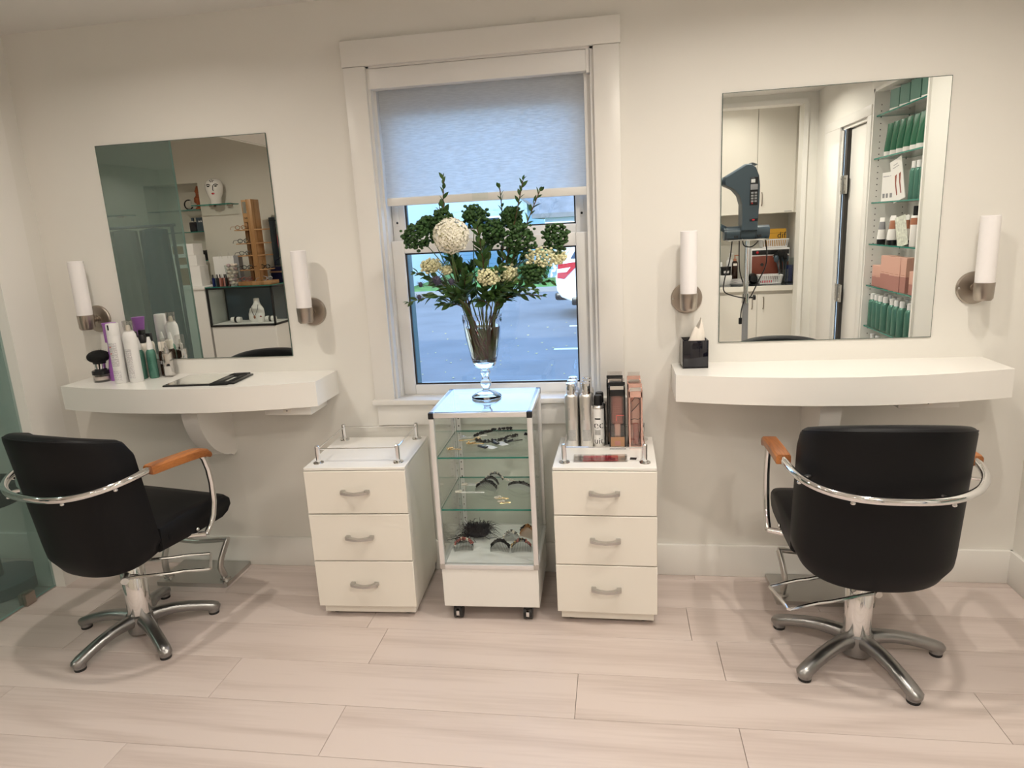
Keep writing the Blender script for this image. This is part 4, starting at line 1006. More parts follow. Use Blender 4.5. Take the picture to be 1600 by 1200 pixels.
for i in range(620):
    a, b = q.uniform(0, 2*pi), q.uniform(-.1, 1.2); L_ = q.uniform(.03, .075); d = Vector((cos(a)*cos(b)*1.25, sin(a)*cos(b)*.8, sin(b)*.75))
    c = Vector((q.uniform(-.045, .045), q.uniform(-.02, .02), .022+q.uniform(0, .018))); e = c+d*L_; m_ = c.lerp(e, .55)+Vector((0, 0, .014)); e.z = max(.002, min(e.z, .085)-.010)
    s_ = Vector((-d.y, d.x, .2)).normalized()*q.uniform(.0007, .0018)
    g.add([c-s_, c+s_, m_+s_, m_-s_, e], [(0, 1, 2, 3), (3, 2, 4)])
g.ball((0, 0, .026), (.050, .026, .020), 14, 8).build('plumes', 'plume', t, kind='stuff', flat=True)
g = G()
for i in range(34):
    a = q.uniform(0, 2*pi) if i > 8 else q.uniform(2.6, 4.0); r_ = q.uniform(.04, .085); e = Vector((r_*cos(a)*1.25, r_*sin(a)*.75, 0))
    pts = [Vector((e.x*.5, e.y*.5, .03))]+[e*k+Vector((q.uniform(-.008, .008), q.uniform(-.008, .008), .035-.033*k if k < 1.1 else .004)) for k in (.8, 1.0, 1.15)]+[e*1.05+Vector((q.uniform(-.03, .03), q.uniform(-.02, .02), .0025))]
    g.tube(pts, .0011, 5)
g.build('strands', 'plume', t, kind='stuff')

# ================================================================== FLOWERS
VX, VY, VZ = -.511, -.192, .8452
t = thing('vase', 'tall footed clear glass vase on the display case, holding the bouquet', 'vase', (VX, VY, VZ))
outer = [(0, 0), (.056, 0), (.059, .004), (.058, .008), (.040, .020), (.018, .028), (.0125, .036), (.0135, .042), (.020, .050), (.0225, .060), (.019, .070), (.014, .078), (.013, .086), (.018, .096), (.020, .104), (.015, .113), (.016, .119), (.036, .124), (.044, .134), (.052, .165), (.061, .205), (.069, .250), (.074, .295), (.0762, .312), (.0752, .314), (.0765, .317), (.0757, .322), (.0775, .334)]
inner = [(.0750, .335), (.0725, .312), (.0705, .295), (.0655, .250), (.0575, .205), (.0485, .165), (.041, .148), (.030, .143), (0, .142)]
G().lathe(outer+inner, n=48).build('glass', 'vase', t, sharp=60)
G().lathe([(0, .1425), (.029, .1435), (.040, .1485), (.0480, .165), (.0570, .205), (.0650, .252), (.0688, .283), (0, .283)], n=40).build('water', 'water', t, sharp=60)
TOPZ = VZ+.335
LEAF = None
def leaf_mesh(name, mat, n=5):
    vs, fs = [], []
    for i in range(n+1):
        u = i/n; w = .25*sin(pi*min(1, u))**.8*(1.15-.4*u) if 0 < i < n else .004; z = -.10*u*u
        vs += [(-w, u, z+.07*w/.2), (0, u, z), (w, u, z+.07*w/.2)]
    for i in range(n):
        o = i*3; fs += [(o, o+1, o+4, o+3), (o+1, o+2, o+5, o+4)]
    me = bpy.data.meshes.new(name); me.from_pydata(vs, [], fs); me.materials.append(M[mat]); me.polygons.foreach_set('use_smooth', [True]*len(fs)); return me
LM = [leaf_mesh('leaf', 'leaf'), leaf_mesh('leaf', 'leaf2')]
FR = random.Random(21)
def stem_path(tip, n=9, bow=.02):
    tip = Vector(tip); d = Vector((tip.x-VX, tip.y-VY, 0)); L = max(.02, d.length); dn = d/L
    rim = Vector((VX, VY, TOPZ))+dn*min(.056, L*.42)+Vector((-dn.y, dn.x, 0))*FR.uniform(-.040, .040)
    bot = Vector((VX, VY, VZ+.150+FR.uniform(0, .012)))+Vector((FR.uniform(-.027, .027), FR.uniform(-.026, .026), 0))
    P = []
    for i in range(n+1):
        u = i/n
        if u < .4: P.append(bot.lerp(rim, u/.4))
        else:
            k = (u-.4)/.6; c = rim+(rim-bot).normalized()*(tip-rim).length*.5; P.append(rim*(1-k)**2+c*2*k*(1-k)+tip*k*k)
    return P
def flower_thing(name, label, cat, path, r, smat, group):
    p0 = path[0]; t = thing(name, label, cat, tuple(p0), 0, group); loc = [p-p0 for p in path]
    G().tube(loc, r, 7, scales=[1.1-.5*i/(len(loc)-1) for i in range(len(loc))]).build('stem', smat, t); return t, loc
def add_leaf(par, p, d, s, k=0, up=None):
    d = Vector(d).normalized(); x = d.cross(Vector((0, 0, 1)) if up is None else up)
    if x.length < .05: x = d.cross(Vector((1, 0, 0)))
    x.normalize(); z = x.cross(d); ro = FR.uniform(-1.2, 1.2); x, z = x*cos(ro)+z*sin(ro), z*cos(ro)-x*sin(ro)
    o = bpy.data.objects.new('leaf', LM[k]); COL.objects.link(o); o.parent = par
    m = Matrix((x, d, z)).transposed().to_4x4(); m.translation = p
    o.matrix_local = m @ Matrix.Diagonal((s, s, s, 1)); return o
def sprig(label, tip, n, ls, smat='bstem', start=.42, group='leafy sprigs in the vase', side=True):
    path = stem_path(tip, 12); t, loc = flower_thing('leafy_sprig', label, 'branch', path, .0030, smat, group)
    n = int(n*1.55); ls *= 1.12
    for i in range(n):
        u = start+(1-start)*i/(n-1); f = u*12; k = min(11, int(f)); p = loc[k].lerp(loc[k+1], f-k); tg = (loc[k+1]-loc[k]).normalized()
        a = i*2.4+FR.uniform(-.4, .4); o1 = tg.orthogonal().normalized(); o2 = tg.cross(o1); out = o1*cos(a)+o2*sin(a)
        s = ls*FR.uniform(.8, 1.25)*(1-.35*max(0, (u-.8)/.2))
        add_leaf(t, p+out*.001, tg*(.55+.5*u)+out*(.95-.35*u), s, 1 if FR.random() < .28 else 0)
    add_leaf(t, loc[-1], loc[-1]-loc[-2], ls*.5, 0)
    return t
def blob_head(t, c, rad, n, mat, fl, flat=.75, name='florets'):
    """dome of tiny florets"""
    g = G(); c = Vector(c)
    for i in range(n):
        b = 1-2*(i+.5)/n; a = i*2.39996; s_ = sqrt(1-b*b); k = FR.uniform(.62, 1.05); lump = 1+.14*sin(a*2.1+b*5)
        p = c+Vector((rad[0]*k*s_*cos(a)*lump, rad[1]*k*s_*sin(a)*lump, rad[2]*k*b*lump)); q = fl*FR.uniform(.7, 1.3)
        g.ball(tuple(p), (q, q, q*flat), 5, 3)
    return g.build(name, mat, t, kind='stuff', sharp=80)
# white hydrangea
path = stem_path((-.576, -.330, 1.462)); t, loc = flower_thing('hydrangea', 'large round cream hydrangea on a thick green stem, front of the bouquet', 'flower', path, .0048, 'stem', 'flowers in the vase')
c = loc[-1]+Vector((0, -.005, .012)); g = G(); n = 360
for i in range(n):
    b = 1-2*(i+.5)/n; a = i*2.39996; s_ = sqrt(1-b*b); d = Vector((s_*cos(a), s_*sin(a), b)); k = FR.uniform(.93, 1.05)
    k = FR.uniform(.93, 1.07); p = c+Vector((d.x*.060*k, d.y*.050*k, d.z*.058*k)); nn = (d+Vector((FR.gauss(0, .2), FR.gauss(0, .2), FR.gauss(0, .2)))).normalized(); x = nn.orthogonal().normalized(); y = nn.cross(x); th = FR.uniform(0, 1.57)
    for j in range(4):
        u = x*cos(th+j*pi/2)+y*sin(th+j*pi/2); w = nn.cross(u); L_ = FR.uniform(.0072, .0092)
        g.add([p, p+u*L_*.55+w*L_*.45+nn*.003, p+u*L_+nn*.001, p+u*L_*.55-w*L_*.45+nn*.003], [(0, 1, 2), (0, 2, 3)])
g.build('petals', 'hyd', t, kind='stuff', flat=True); G().ball(tuple(c), (.050, .041, .048), 14, 9).build('flower_core', 'yarrow', t)
# dark green heads
for j, (tip, rad, lb) in enumerate([((-.718, -.270, 1.478), (.062, .05, .050), 'dark green floret head at the far left of the bouquet'), ((-.624, -.240, 1.535), (.040, .035, .034), 'dark green floret head just above the cream hydrangea'),
        ((-.690, -.230, 1.515), (.034, .03, .036), 'small dark green floret head atop the far left one'),
        ((-.512, -.200, 1.540), (.050, .042, .040), 'dark green floret head, top centre-left of the bouquet'), ((-.440, -.230, 1.480), (.044, .04, .050), 'dark green floret head in the bouquet centre'),
        ((-.376, -.200, 1.530), (.038, .036, .036), 'dark green floret head, top right of the bouquet'), ((-.338, -.280, 1.452), (.056, .046, .055), 'big dark green floret head right of the bouquet centre'),
        ((-.211, -.260, 1.448), (.048, .04, .050), 'dark green floret head at the far right of the bouquet'), ((-.295, -.285, 1.330), (.046, .04, .038), 'dark green floret head below the cream cluster on the right')]):
    path = stem_path(tip); t, loc = flower_thing('green_floret_stem', lb, 'flower', path, .0026, 'stem', 'green floret stems in the vase'); blob_head(t, loc[-1], rad, 170, 'head', .0078)
    for k in range(4):
        a = k*1.57+j; G().tube([tuple(loc[-2].lerp(loc[-1], .3)), tuple(loc[-1]+Vector((rad[0]*.6*cos(a), rad[1]*.6*sin(a), -rad[2]*.1)))], .0011, 5).build('side_stem', 'stem', t)
# cream clusters
for j, (tip, rad, lb) in enumerate([((-.668, -.300, 1.370), (.040, .03, .026), 'cream yarrow cluster low on the left of the bouquet'), ((-.618, -.270, 1.350), (.016, .014, .014), 'small cream yarrow bud left of the hydrangea stem'),
        ((-.452, -.325, 1.322), (.044, .032, .030), 'cream yarrow cluster at the centre front of the bouquet'), ((-.380, -.270, 1.322), (.030, .026, .036), 'cream yarrow cluster right of the centre one'),
        ((-.262, -.290, 1.382), (.058, .04, .036), 'large cream yarrow cluster on the right of the bouquet'), ((-.205, -.250, 1.378), (.028, .024, .024), 'cream yarrow cluster at the bouquet right edge')]):
    path = stem_path(tip); t, loc = flower_thing('yarrow_stem', lb, 'flower', path, .0022, 'stem', 'cream yarrow in the vase'); blob_head(t, loc[-1], rad, 130, 'yarrow', .0060)
# thistles
for j, (tip, s_, lb) in enumerate([((-.703, -.330, 1.306), .011, 'spiky blue thistle at the left edge, the upper of two'), ((-.709, -.340, 1.262), .011, 'spiky blue thistle at the left edge, the lower of two'), ((-.640, -.330, 1.318), .020, 'large dark thistle under the left cream cluster'), ((-.584, -.350, 1.314), .014, 'dark thistle beside the hydrangea stem'), ((-.316, -.25, 1.41), .010, 'small dark thistle by the right cream cluster')]):
    path = stem_path(tip); t, loc = flower_thing('thistle', lb, 'flower', path, .0018, 'stem', 'thistles in the vase'); c = loc[-1]
    G().ball(tuple(c), (s_*.7, s_*.7, s_*.9), 10, 7).build('thistle_head', 'thistle', t)
    g = G()
    for k in range(26):
        a, b = k*2.4, (-.7+.06*k); d = Vector((cos(a)*cos(b), sin(a)*cos(b), sin(b))); x = d.orthogonal().normalized()*s_*.10
        g.add([c+d*s_*.5-x, c+d*s_*.5+x, c+d*s_*FR.uniform(1.6, 2.3)], [(0, 1, 2)])
    g.build('bracts', 'thistle', t, kind='stuff', flat=True)
# sprigs
for tip, n, ls, lb in [((-.610, -.250, 1.672), 20, .044, 'tall leafy sprig rising above the cream hydrangea'), ((-.410, -.220, 1.632), 22, .036, 'tall narrow leafy sprig, leftmost of the three on the right'),
        ((-.321, -.250, 1.652), 24, .038, 'tallest leafy sprig on the right, the middle of three'), ((-.263, -.250, 1.612), 24, .034, 'leafy sprig bending right, rightmost of the three tall ones'),
        ((-.640, -.220, 1.580), 16, .030, 'slim leafy sprig between the green heads, left of the tall one')]:
    sprig(lb, tip, n, ls)
LOWL = ['left of the cream hydrangea, under the far left green head', 'reaching out at the lower left, past the thistles', 'behind the left cream cluster', 'behind the hydrangea', 'between the hydrangea and the top centre green head', 'in front, under the hydrangea', 'at the back, behind the central green head',
    'right of the centre cream cluster', 'under the big green head on the right', 'at the lower right, below the right cream cluster', 'under the far right green head', 'reaching out lowest on the right', 'behind the big right green head', 'left of the thick hydrangea stem',
    'low on the left above the vase rim', 'low right of the vase middle', 'at the back of the bouquet middle', 'low on the right above the vase rim', 'low over the middle of the vase rim']
for LI, (tip, n, ls) in enumerate([((-.735, -.27, 1.345), 16, .036), ((-.776, -.25, 1.235), 14, .036), ((-.690, -.20, 1.30), 16, .042), ((-.60, -.20, 1.42), 18, .044), ((-.487, -.30, 1.50), 18, .042), ((-.53, -.34, 1.335), 14, .052), ((-.47, -.15, 1.50), 16, .044),
        ((-.40, -.34, 1.36), 16, .040), ((-.36, -.30, 1.30), 16, .042), ((-.285, -.33, 1.272), 16, .038), ((-.24, -.22, 1.29), 14, .036), ((-.275, -.20, 1.235), 14, .034), ((-.32, -.17, 1.40), 18, .042), ((-.60, -.32, 1.27), 14, .044),
        ((-.655, -.26, 1.225), 13, .040), ((-.44, -.30, 1.26), 13, .044), ((-.55, -.15, 1.36), 16, .046), ((-.39, -.20, 1.235), 13, .042), ((-.50, -.30, 1.24), 11, .044)]):
    sprig('short leafy sprig '+LOWL[LI], tip, n if tip[2] > 1.285 else int(n*.62), ls, FR.choice(['bstem', 'stem']), .57 if tip[2] > 1.285 else .70, 'short leafy sprigs in the vase')

# ================================================================== SEEN IN THE RIGHT MIRROR: product niche, door side, kitchenette
NX0, NX1 = XE, XE+.215
g = G().box(NX1, NX1+.01, NY0, NY1, NZ0, NZ1).box(NX0-.012, NX1, NY0, NY0+.018, NZ0, NZ1).box(NX0-.012, NX1, NY1-.018, NY1, NZ0, NZ1).box(NX0-.012, NX1, NY0, NY1, NZ0, NZ0+.018).box(NX0-.012, NX1, NY0, NY1, NZ1-.018, NZ1)
nic = tag(g.build('niche_case', 'trim'), 'white recessed product case in the side wall beside the door', 'shelf unit')
sl = G()
for y in (NY0+.0182, NY1-.0184):
    for x in (NX0+.03, NX1-.03):
        for k in range(52): sl.box(x-.003, x+.003, y, y+.0002, NZ0+.08+k*.035, NZ0+.086+k*.035)
sl.build('pin_holes', 'gap', nic, kind='stuff', flat=True)
SHZ = [2.028, 1.785, 1.530, 1.283, 1.031, .778, .53]
for k, z in enumerate(SHZ):
    o = G().pane(NX0+.004, NX1-.002, NY0+.019, NY1-.019, z-.008, z, 2).build('glass_shelf', ['shelfgl', 'gedge'])
    tag(o, '%s glass shelf from the top in the recessed product case' % ORD[k], 'shelf', 'glass shelves in the product case')
def ncopy(first, spots, labels, group):
    for k, (p, lb) in enumerate(zip(spots, labels)):
        if k == 0: first.location = p; first['label'] = lb; first['group'] = group
        else: dup(first, p, None, lb, group)
FX = NX0+.05
# shelf 1 : green cartons
t = thing('carton', 'x', 'box', rz=radians(-14)); G().rbox(-.035, .035, -.040, .040, .014, .115, .001, 1).build('carton_body', 'greenbox', t); G().rbox(-.0352, .0352, -.0402, .0402, 0, .0145, .0008, 1).build('white_base', 'paper', t)
ncopy(t, [(FX+.01, y, SHZ[0]) for y in (-1.645, -1.505, -1.365, -1.225)], ['green carton on the top product shelf, %s from the door end' % ORD[k] for k in range(4)], 'green cartons on the top product shelf')
# shelf 2 : tubes standing on their caps
def tube_thing(name, body, cap, h, r, band=None):
    t = thing(name, 'x', 'tube', rz=radians(80)); n = 20; rows = []
    for i in range(9):
        u = i/8; w = r*(1+.12*u); d = r*(1-u**1.3)+.0012
        rows.append([(w*cos(2*pi*k/n), d*sin(2*pi*k/n), .028+(h-.028)*u) for k in range(n)])
    g = G().grid(rows, closeu=True); g.f.append(tuple(range(8*n, 9*n))); g.m.append(0); g.build('tube_body', body, t)
    G().lathe([(0, 0), (r*.95, 0), (r, .004), (r, .028), (0, .028)], n=20).build('cap', cap, t)
    if band:
        rows = [[(r*(1+.12*u)*1.01*cos(2*pi*k/n), (r*(1-u**1.3)+.0022)*sin(2*pi*k/n), .028+(h-.028)*u) for k in range(n)] for u in (.45, .62, .80)]
        G().grid(rows, closeu=True).build('band', band, t)
    return t
t = tube_thing('cream_tube', 'greentube', 'paper', .185, .026)
ncopy(t, [(FX, y, SHZ[1]) for y in (-1.735, -1.645, -1.555, -1.462, -1.368, -1.290, -1.195)], ['green cream tube on the second product shelf, %s from the door end' % ORD[k] for k in range(7)], 'green tubes on the second product shelf')
# shelf 3
t = thing('carton', 'x', 'box', rz=radians(-8)); G().rbox(-.03, .03, -.045, .045, 0, .165, .001, 1).build('carton_body', 'paper', t)
G().box(-.0304, -.030, -.03, -.005, .02, .045).box(-.0304, -.030, .008, .03, .02, .045).box(-.0304, -.030, -.035, .035, .14, .144).build('grey_print', 'greyink', t, flat=True)
ncopy(t, [(FX+.02, y, SHZ[2]) for y in (-1.725, -1.615)], ['white carton on the third product shelf, nearest the door', 'white carton on the third product shelf, next to the leaning card'], 'white cartons on the third product shelf')
t = thing('display_card', 'tall card with orange brushes leaning on the third product shelf', 'card', (FX-.012, -1.495, SHZ[2]), radians(-10)); T = rot3(radians(16), 0, 0)
G().rbox(-.003, .003, -.055, .055, .0, .235, .001, 1).xf(T).build('card', 'paper', t)
for y, r_ in ((-.018, .09), (.022, .09)):
    G().add([(-.0035, y-.004, .035), (-.0035, y+.006, .035), (-.0035, y+.016-.01, .10), (-.0035, y+.030-.01, .15), (-.0035, y+.010-.01, .145), (-.0035, y-.006, .10)], [(0, 1, 2, 3, 4, 5)]).xf(T).build('orange_brush', 'rose', t, flat=True)
G().box(-.0036, -.003, -.03, .03, .19, .193).box(-.0036, -.003, -.02, .02, .205, .208).xf(T).build('grey_print', 'greyink', t, flat=True)
def nbottle(name, body, cap, h, r, hc, ledge=.8): 
    t = thing(name, 'x', 'bottle')
    G().lathe([(0, 0), (r*.94, 0), (r, .003), (r, h-r*.9), (r*.85, h-r*.35), (r*.5, h), (0, h)], n=22).build('body', body, t)
    G().lathe([(0, h-.004), (r*.62, h-.004), (r*.60, h+hc), (r*.5, h+hc+.002), (0, h+hc+.002)], n=18).build('cap', cap, t)
    return t
t = nbottle('lotion_bottle', 'green', 'whitepl', .165, .021, .032)
ncopy(t, [(FX-.01, -1.335, SHZ[2]), (FX-.005, -1.285, SHZ[2]), (FX, -1.235, SHZ[2]), (FX-.005, -1.165, SHZ[2])], ['green bottle with white cap on the third product shelf, %s from the card' % ORD[k] for k in range(4)], 'green bottles on the third product shelf')
# shelf 4
t = tube_thing('cream_tube', 'paper', 'black', .155, .024, 'greyink')
ncopy(t, [(FX-.01, -1.735, SHZ[3]), (FX+.02, -1.665, SHZ[3]), (FX+.03, -1.600, SHZ[3])], ['white tube with grey band on the fourth product shelf, %s from the door end' % ORD[k] for k in range(3)], 'white tubes with grey bands')
t = tube_thing('cream_tube', 'paper', 'black', .165, .025, 'brownlbl')
ncopy(t, [(FX-.015, -1.555, SHZ[3]), (FX+.035, -1.500, SHZ[3]), (FX+.04, -1.42, SHZ[3])], ['white tube with copper band, front one beside the leaflet', 'white tube with copper band behind the front one', 'white tube with copper band behind the leaflet'], 'white tubes with copper bands')
t = thing('leaflet', 'pale green leaflet leaning on the fourth product shelf', 'leaflet', (FX-.02, -1.385, SHZ[3]), radians(-14)); G().rbox(-.0015, .0015, -.045, .045, 0, .165, .0006, 1).xf(rot3(radians(14))).build('leaflet_sheet', pbr('leaflet_print', (.70, .72, .62), .5, noise=.3, nscale=60), t)
t = nbottle('spray_bottle', 'paper', 'black', .165, .024, .045); G().lathe([(.0243, .115), (.0243, .150)], n=22).build('copper_band', 'brownlbl', t)
ncopy(t, [(FX-.01, -1.265, SHZ[3]), (FX+.0, -1.195, SHZ[3])], ['white bottle with copper band and black cap, next to the leaflet', 'white bottle with copper band and black cap, at the near end of the shelf'], 'copper banded bottles')
# shelf 5 : pink cartons
def pinkbox(h, w):
    t = thing('carton', 'x', 'box', rz=radians(-10)); G().rbox(-.027, .027, -w, w, h*.45, h, .001, 1).build('upper_card', 'pink', t); G().rbox(-.0272, .0272, -w-.0002, w+.0002, 0, h*.452, .001, 1).build('lower_card', 'pinkd', t)
    G().box(-.0276, -.027, -w*.6, w*.6, h*.5, h*.51).build('fine_line', 'brownlbl', t, flat=True); return t
t = pinkbox(.125, .026); ncopy(t, [(FX, -1.765, SHZ[4]), (FX, -1.705, SHZ[4]), (FX-.01, -1.195, SHZ[4]), (FX, -1.138, SHZ[4])], ['short pink carton at the door end of the fifth product shelf', 'short pink carton, second from the door end of the shelf', 'short pink carton, second from the near end of the shelf', 'short pink carton at the near end of the shelf'], 'short pink cartons')
t = pinkbox(.19, .0265); ncopy(t, [(FX-.01, -1.605, SHZ[4]), (FX-.01, -1.542, SHZ[4]), (FX-.022, -1.440, SHZ[4]), (FX-.018, -1.378, SHZ[4]), (FX-.010, -1.315, SHZ[4])], ['tall pink carton on the fifth product shelf, %s from the door end' % ORD[k] for k in range(5)], 'tall pink cartons')
# shelf 6 and 7 : green bottles
t = nbottle('shampoo_bottle', 'green', 'whitepl', .170, .026, .030)
ys = [-1.785, -1.72, -1.655, -1.580, -1.478, -1.412, -1.335, -1.235, -1.170]
ncopy(t, [(FX-.015, y, SHZ[5]) for y in ys]+[(FX+.05, y+.03, SHZ[5]) for y in ys[:8]], ['green bottle in the front row of the sixth product shelf, %s from the door end' % ORD[k] for k in range(9)]+['green bottle in the back row of the sixth product shelf, %s from the door end' % ORD[k] for k in range(8)], 'green bottles on the sixth product shelf')
t = nbottle('shampoo_bottle', 'green', 'whitepl', .170, .026, .030)
ncopy(t, [(FX-.01, y, SHZ[6]) for y in (-1.765, -1.68, -1.60)], ['green bottle on the lowest product shelf, %s from the door end' % ORD[k] for k in range(3)], 'green bottles on the lowest product shelf')

# kitchenette ----------------------------------------------------------
KY = -3.36
t = thing('base_cupboard', 'white base cupboard with two doors under the dark counter', 'cupboard', (.98, KY-.27, 0))
G().box(-.558, .558, -.25, .25, .0, .855).build('carcass', 'cream', t, flat=True)
for a, b, hx in ((-.555, .215-.003, .17), (.215, .515, .262)):
    d_ = G().rbox(a, b, .25, .270, .09, .83, .002, 1).build('door', 'cream', t)
    G().tube([(hx, .272, .835-.03), (hx, .292, .80), (hx, .295, .76), (hx, .292, .72), (hx, .272, .705)], .005, 8).build('handle', 'nickel', d_)
G().rbox(.518, .556, .25, .262, .09, .83, .001, 1).build('filler', 'cream', t)
o = tag(G().rbox(.422, 1.540, -3.885, KY+.02, .857, .902, .003, 1).build('countertop', ['cream']), 'cream fronted counter slab of the kitchenette', 'counter')
G().box(.424, 1.538, -3.883, KY+.016, .9022, .9045).build('dark_surface', 'ctop', o, flat=True)
t = thing('wall_cupboard', 'white two-door wall cupboard above the kitchenette counter', 'cupboard', (.98, KY-.36, 1.497))
G().box(-.558, .558, -.155, .155, 0, .87).build('carcass', 'cream', t, flat=True)
for a, b, hx in ((-.50, .222-.003, .17), (.222, .530, .262)):
    d_ = G().rbox(a, b, .155, .175, .004, .866, .002, 1).build('door', 'cream', t)
    G().tube([(hx, .177, .07), (hx, .197, .09), (hx, .200, .13), (hx, .197, .16), (hx, .177, .18)], .005, 8).build('handle', 'nickel', d_)
G().rbox(.450, .512, .175, .177, .012, .016, .0005, 1).build('label_strip', 'greyink', t)
CT = .9045
tag(G().box(.42, XE, -3.889, -3.883, .905, 1.50).build('backsplash', 'shopwall'), 'grey beige splashback behind the kitchenette counter', 'splashback')
# things on the counter
t = thing('small_fridge', 'russet fronted appliance with white top and red knob on the counter', 'appliance', (1.34, -3.72, CT)); 
G().rbox(-.16, .16, -.12, .12, .005, .30, .004).build('body', 'whitepl', t); G().rbox(-.155, .07, .12, .130, .03, .235, .004).build('door_panel', 'brownbox', t); G().rbox(.078, .155, .12, .130, .03, .235, .004).build('door_panel', 'brownbox', t)
G().rbox(-.155, .155, .12, .126, .245, .285, .002).build('control_strip', 'black', t); G().ball((-.11, .128, .265), .012).build('knob', 'red', t); G().rbox(.02, .12, .13, .142, .22, .230, .002).build('handle', 'whitepl', t)
G().cyl((-.07, .13, .16), (-.07, .133, .16), .014).build('emblem', 'black', t)
for x in (-.13, .13):
    for y in (-.1, .1): G().cyl((x, y, 0), (x, y, .006), .012).build('foot', 'rubber', t)
def basket(label, loc, w, d_, h):
    t = thing('basket', label, 'basket', loc); g = G().rbox(-w, w, -d_, d_, 0, .004, .001, 1)
    rim = [(-w-.012, -d_-.012), (w+.012, -d_-.012), (w+.012, d_+.012), (-w-.012, d_+.012)]
    g.build('base', 'whitepl', t)
    r2 = G()
    for i in range(4):
        a, b = rim[i], rim[(i+1) % 4]; r2.cyl((*a, h), (*b, h), .005, n=6); a0, b0 = [(p[0]*w/(w+.012), p[1]*d_/(d_+.012)) for p in (a, b)]; r2.cyl((*a0, .006), (*b0, .006), .005, n=6)
    r2.build('rim', 'whitepl', t)
    s2 = G()
    for i in range(4):
        a, b = Vector(rim[i]), Vector(rim[(i+1) % 4]); n = max(4, int((b-a).length/.016))
        for k in range(n+1):
            p = a.lerp(b, k/n); s2.cyl((p.x*w/(w+.012), p.y*d_/(d_+.012), .004), (p.x, p.y, h), .0042, n=5)
    s2.build('slats', 'whitepl', t, kind='stuff'); return t
basket('white slatted basket on the counter, holding a red comb', (1.315, -3.50, CT), .085, .055, .075)
tag(G().rbox(1.245, 1.345, -3.512, -3.488, CT+.010, CT+.028, .004).build('comb', 'pinkcomb'), 'red comb lying in the counter basket', 'comb')
basket('white slatted basket on top of the russet appliance', (1.385, -3.71, CT+.3005), .10, .065, .07)
t = thing('carton', 'yellow carton with dark letters lying in the upper basket', 'box', (1.395, -3.71, CT+.306)); G().rbox(-.085, .085, -.05, .05, 0, .155, .002, 1).build('carton_body', 'yellow', t)
text_flat('dif', .075, 'ink', t, (.045, .0504, .075), (pi/2, 0, pi), flip=True); G().box(-.06, -.03, .050, .0504, .02, .026).build('small_print', 'ink', t, flat=True); G().box(-.085, .085, .05, .0504, .118, .1195).build('seam', 'ink', t, flat=True)
def pumpb(label, loc, body, cap, h, r):
    t = can('pump_bottle', label, *loc, r, h, [('pump', [(0, h-.003), (r*.55, h-.003), (r*.55, h+.018), (.005, h+.022), (.005, h+.05), (0, h+.05)], cap)], body, shoulder=.9)
    G().rbox(-.006, .032, -.006, .006, h+.043, h+.053, .003).build('spout', cap, t); return t
t = pumpb('brown pump bottle with pale label on the counter', (1.045, -3.62, CT), 'amber', 'brownlbl', .20, .026); wrap(t, .0263, .16, .18, 50, 130, 'ivory')
pumpb('white pump bottle behind the brown one', (1.015, -3.72, CT), 'whitepl', 'whitepl', .21, .03)
can('lotion_bottle', 'white bottle with tapering neck at the left end of the counter', .935, -3.70, CT, .040, .15, [('neck', [(0, .145), (.018, .145), (.013, .19), (0, .19)], 'whitepl')], 'whitepl', shoulder=1.1)
t = thing('black_pot', 'black pot with tiny white print standing on the white carton', 'jar', (.965, -3.60, CT+.080)); G().lathe([(0, 0), (.042, 0), (.044, .06), (.046, .062), (.046, .075), (0, .076)], n=22).build('pot', 'black', t); wrap(t, .0448, .02, .04, 60, 120, 'print_white')
tag(G().rbox(.885, 1.01, -3.66, -3.54, CT, CT+.080, .003).build('carton', 'paper'), 'low white carton under the black pot on the counter', 'box')
for k in range(3):
    tag(G().lathe([(0, 0), (.072-.004*k, 0), (.084-.006*k, .010), (.086-.006*k, .016), (.07-.004*k, .013), (0, .012)], (1.065, -3.475, CT+.0165*k), 30).build('metal_dish', 'anod'), 'round metal dish in a pile of three on the counter, %s' % ('lowest', 'middle', 'topmost')[k], 'dish', 'metal dishes')
t = thing('hand_dryer', 'black round hair dryer lying beside the dishes', 'hair dryer', (1.19, -3.56, CT)); G().lathe([(0, -.05), (.03, -.05), (.045, -.02), (.045, .02), (.032, .06), (0, .06)], (0, 0, .0455), 22, 0, Matrix.Rotation(pi/2, 4, 'X')).build('barrel', 'black', t); G().rbox(-.016, .016, -.015, .015, .0, .05, .006).xf(Matrix.Translation((-.05, 0, .0))).build('handle', 'black', t)
t = thing('brush_jar', 'glass jar crowded with black brushes and combs, on the counter', 'jar', (1.435, -3.53, CT)); G().lathe([(0, 0), (.042, 0), (.045, .12), (.043, .12), (.040, .005), (0, .005)], n=22).build('jar', 'clear', t)
for k in range(7):
    a = k*.9; tip = (.045*cos(a)-.02, .03*sin(a), .21+.02*(k % 3)); g = G().cyl((.012*cos(a), .012*sin(a), .008), tip, .005, .006, 7); g.ball(tip, (.022, .012, .032), 8, 5)
    o = g.build('tint_brush', 'bristle' if k % 3 else 'bluegrey', None, loc=(1.435, -3.53, CT)); tag(o, ('grey' if k % 3 == 0 else 'black')+' tinting brush in the counter glass jar, '+('leaning right', 'front right', 'front', 'front left', 'leaning left', 'back left', 'back right')[k], 'brush', 'brushes in the glass jar')
t = thing('disinfectant_jar', 'tall clear jar of blue liquid at the right end of the counter', 'jar', (1.492, -3.60, CT)); G().lathe([(0, 0), (.044, 0), (.044, .21), (.042, .21), (.042, .005), (0, .005)], n=22).build('jar', 'clear', t); G().lathe([(0, .006), (.0415, .006), (.0415, .15), (0, .15)], n=20).build('blue_liquid', 'blueliq', t)
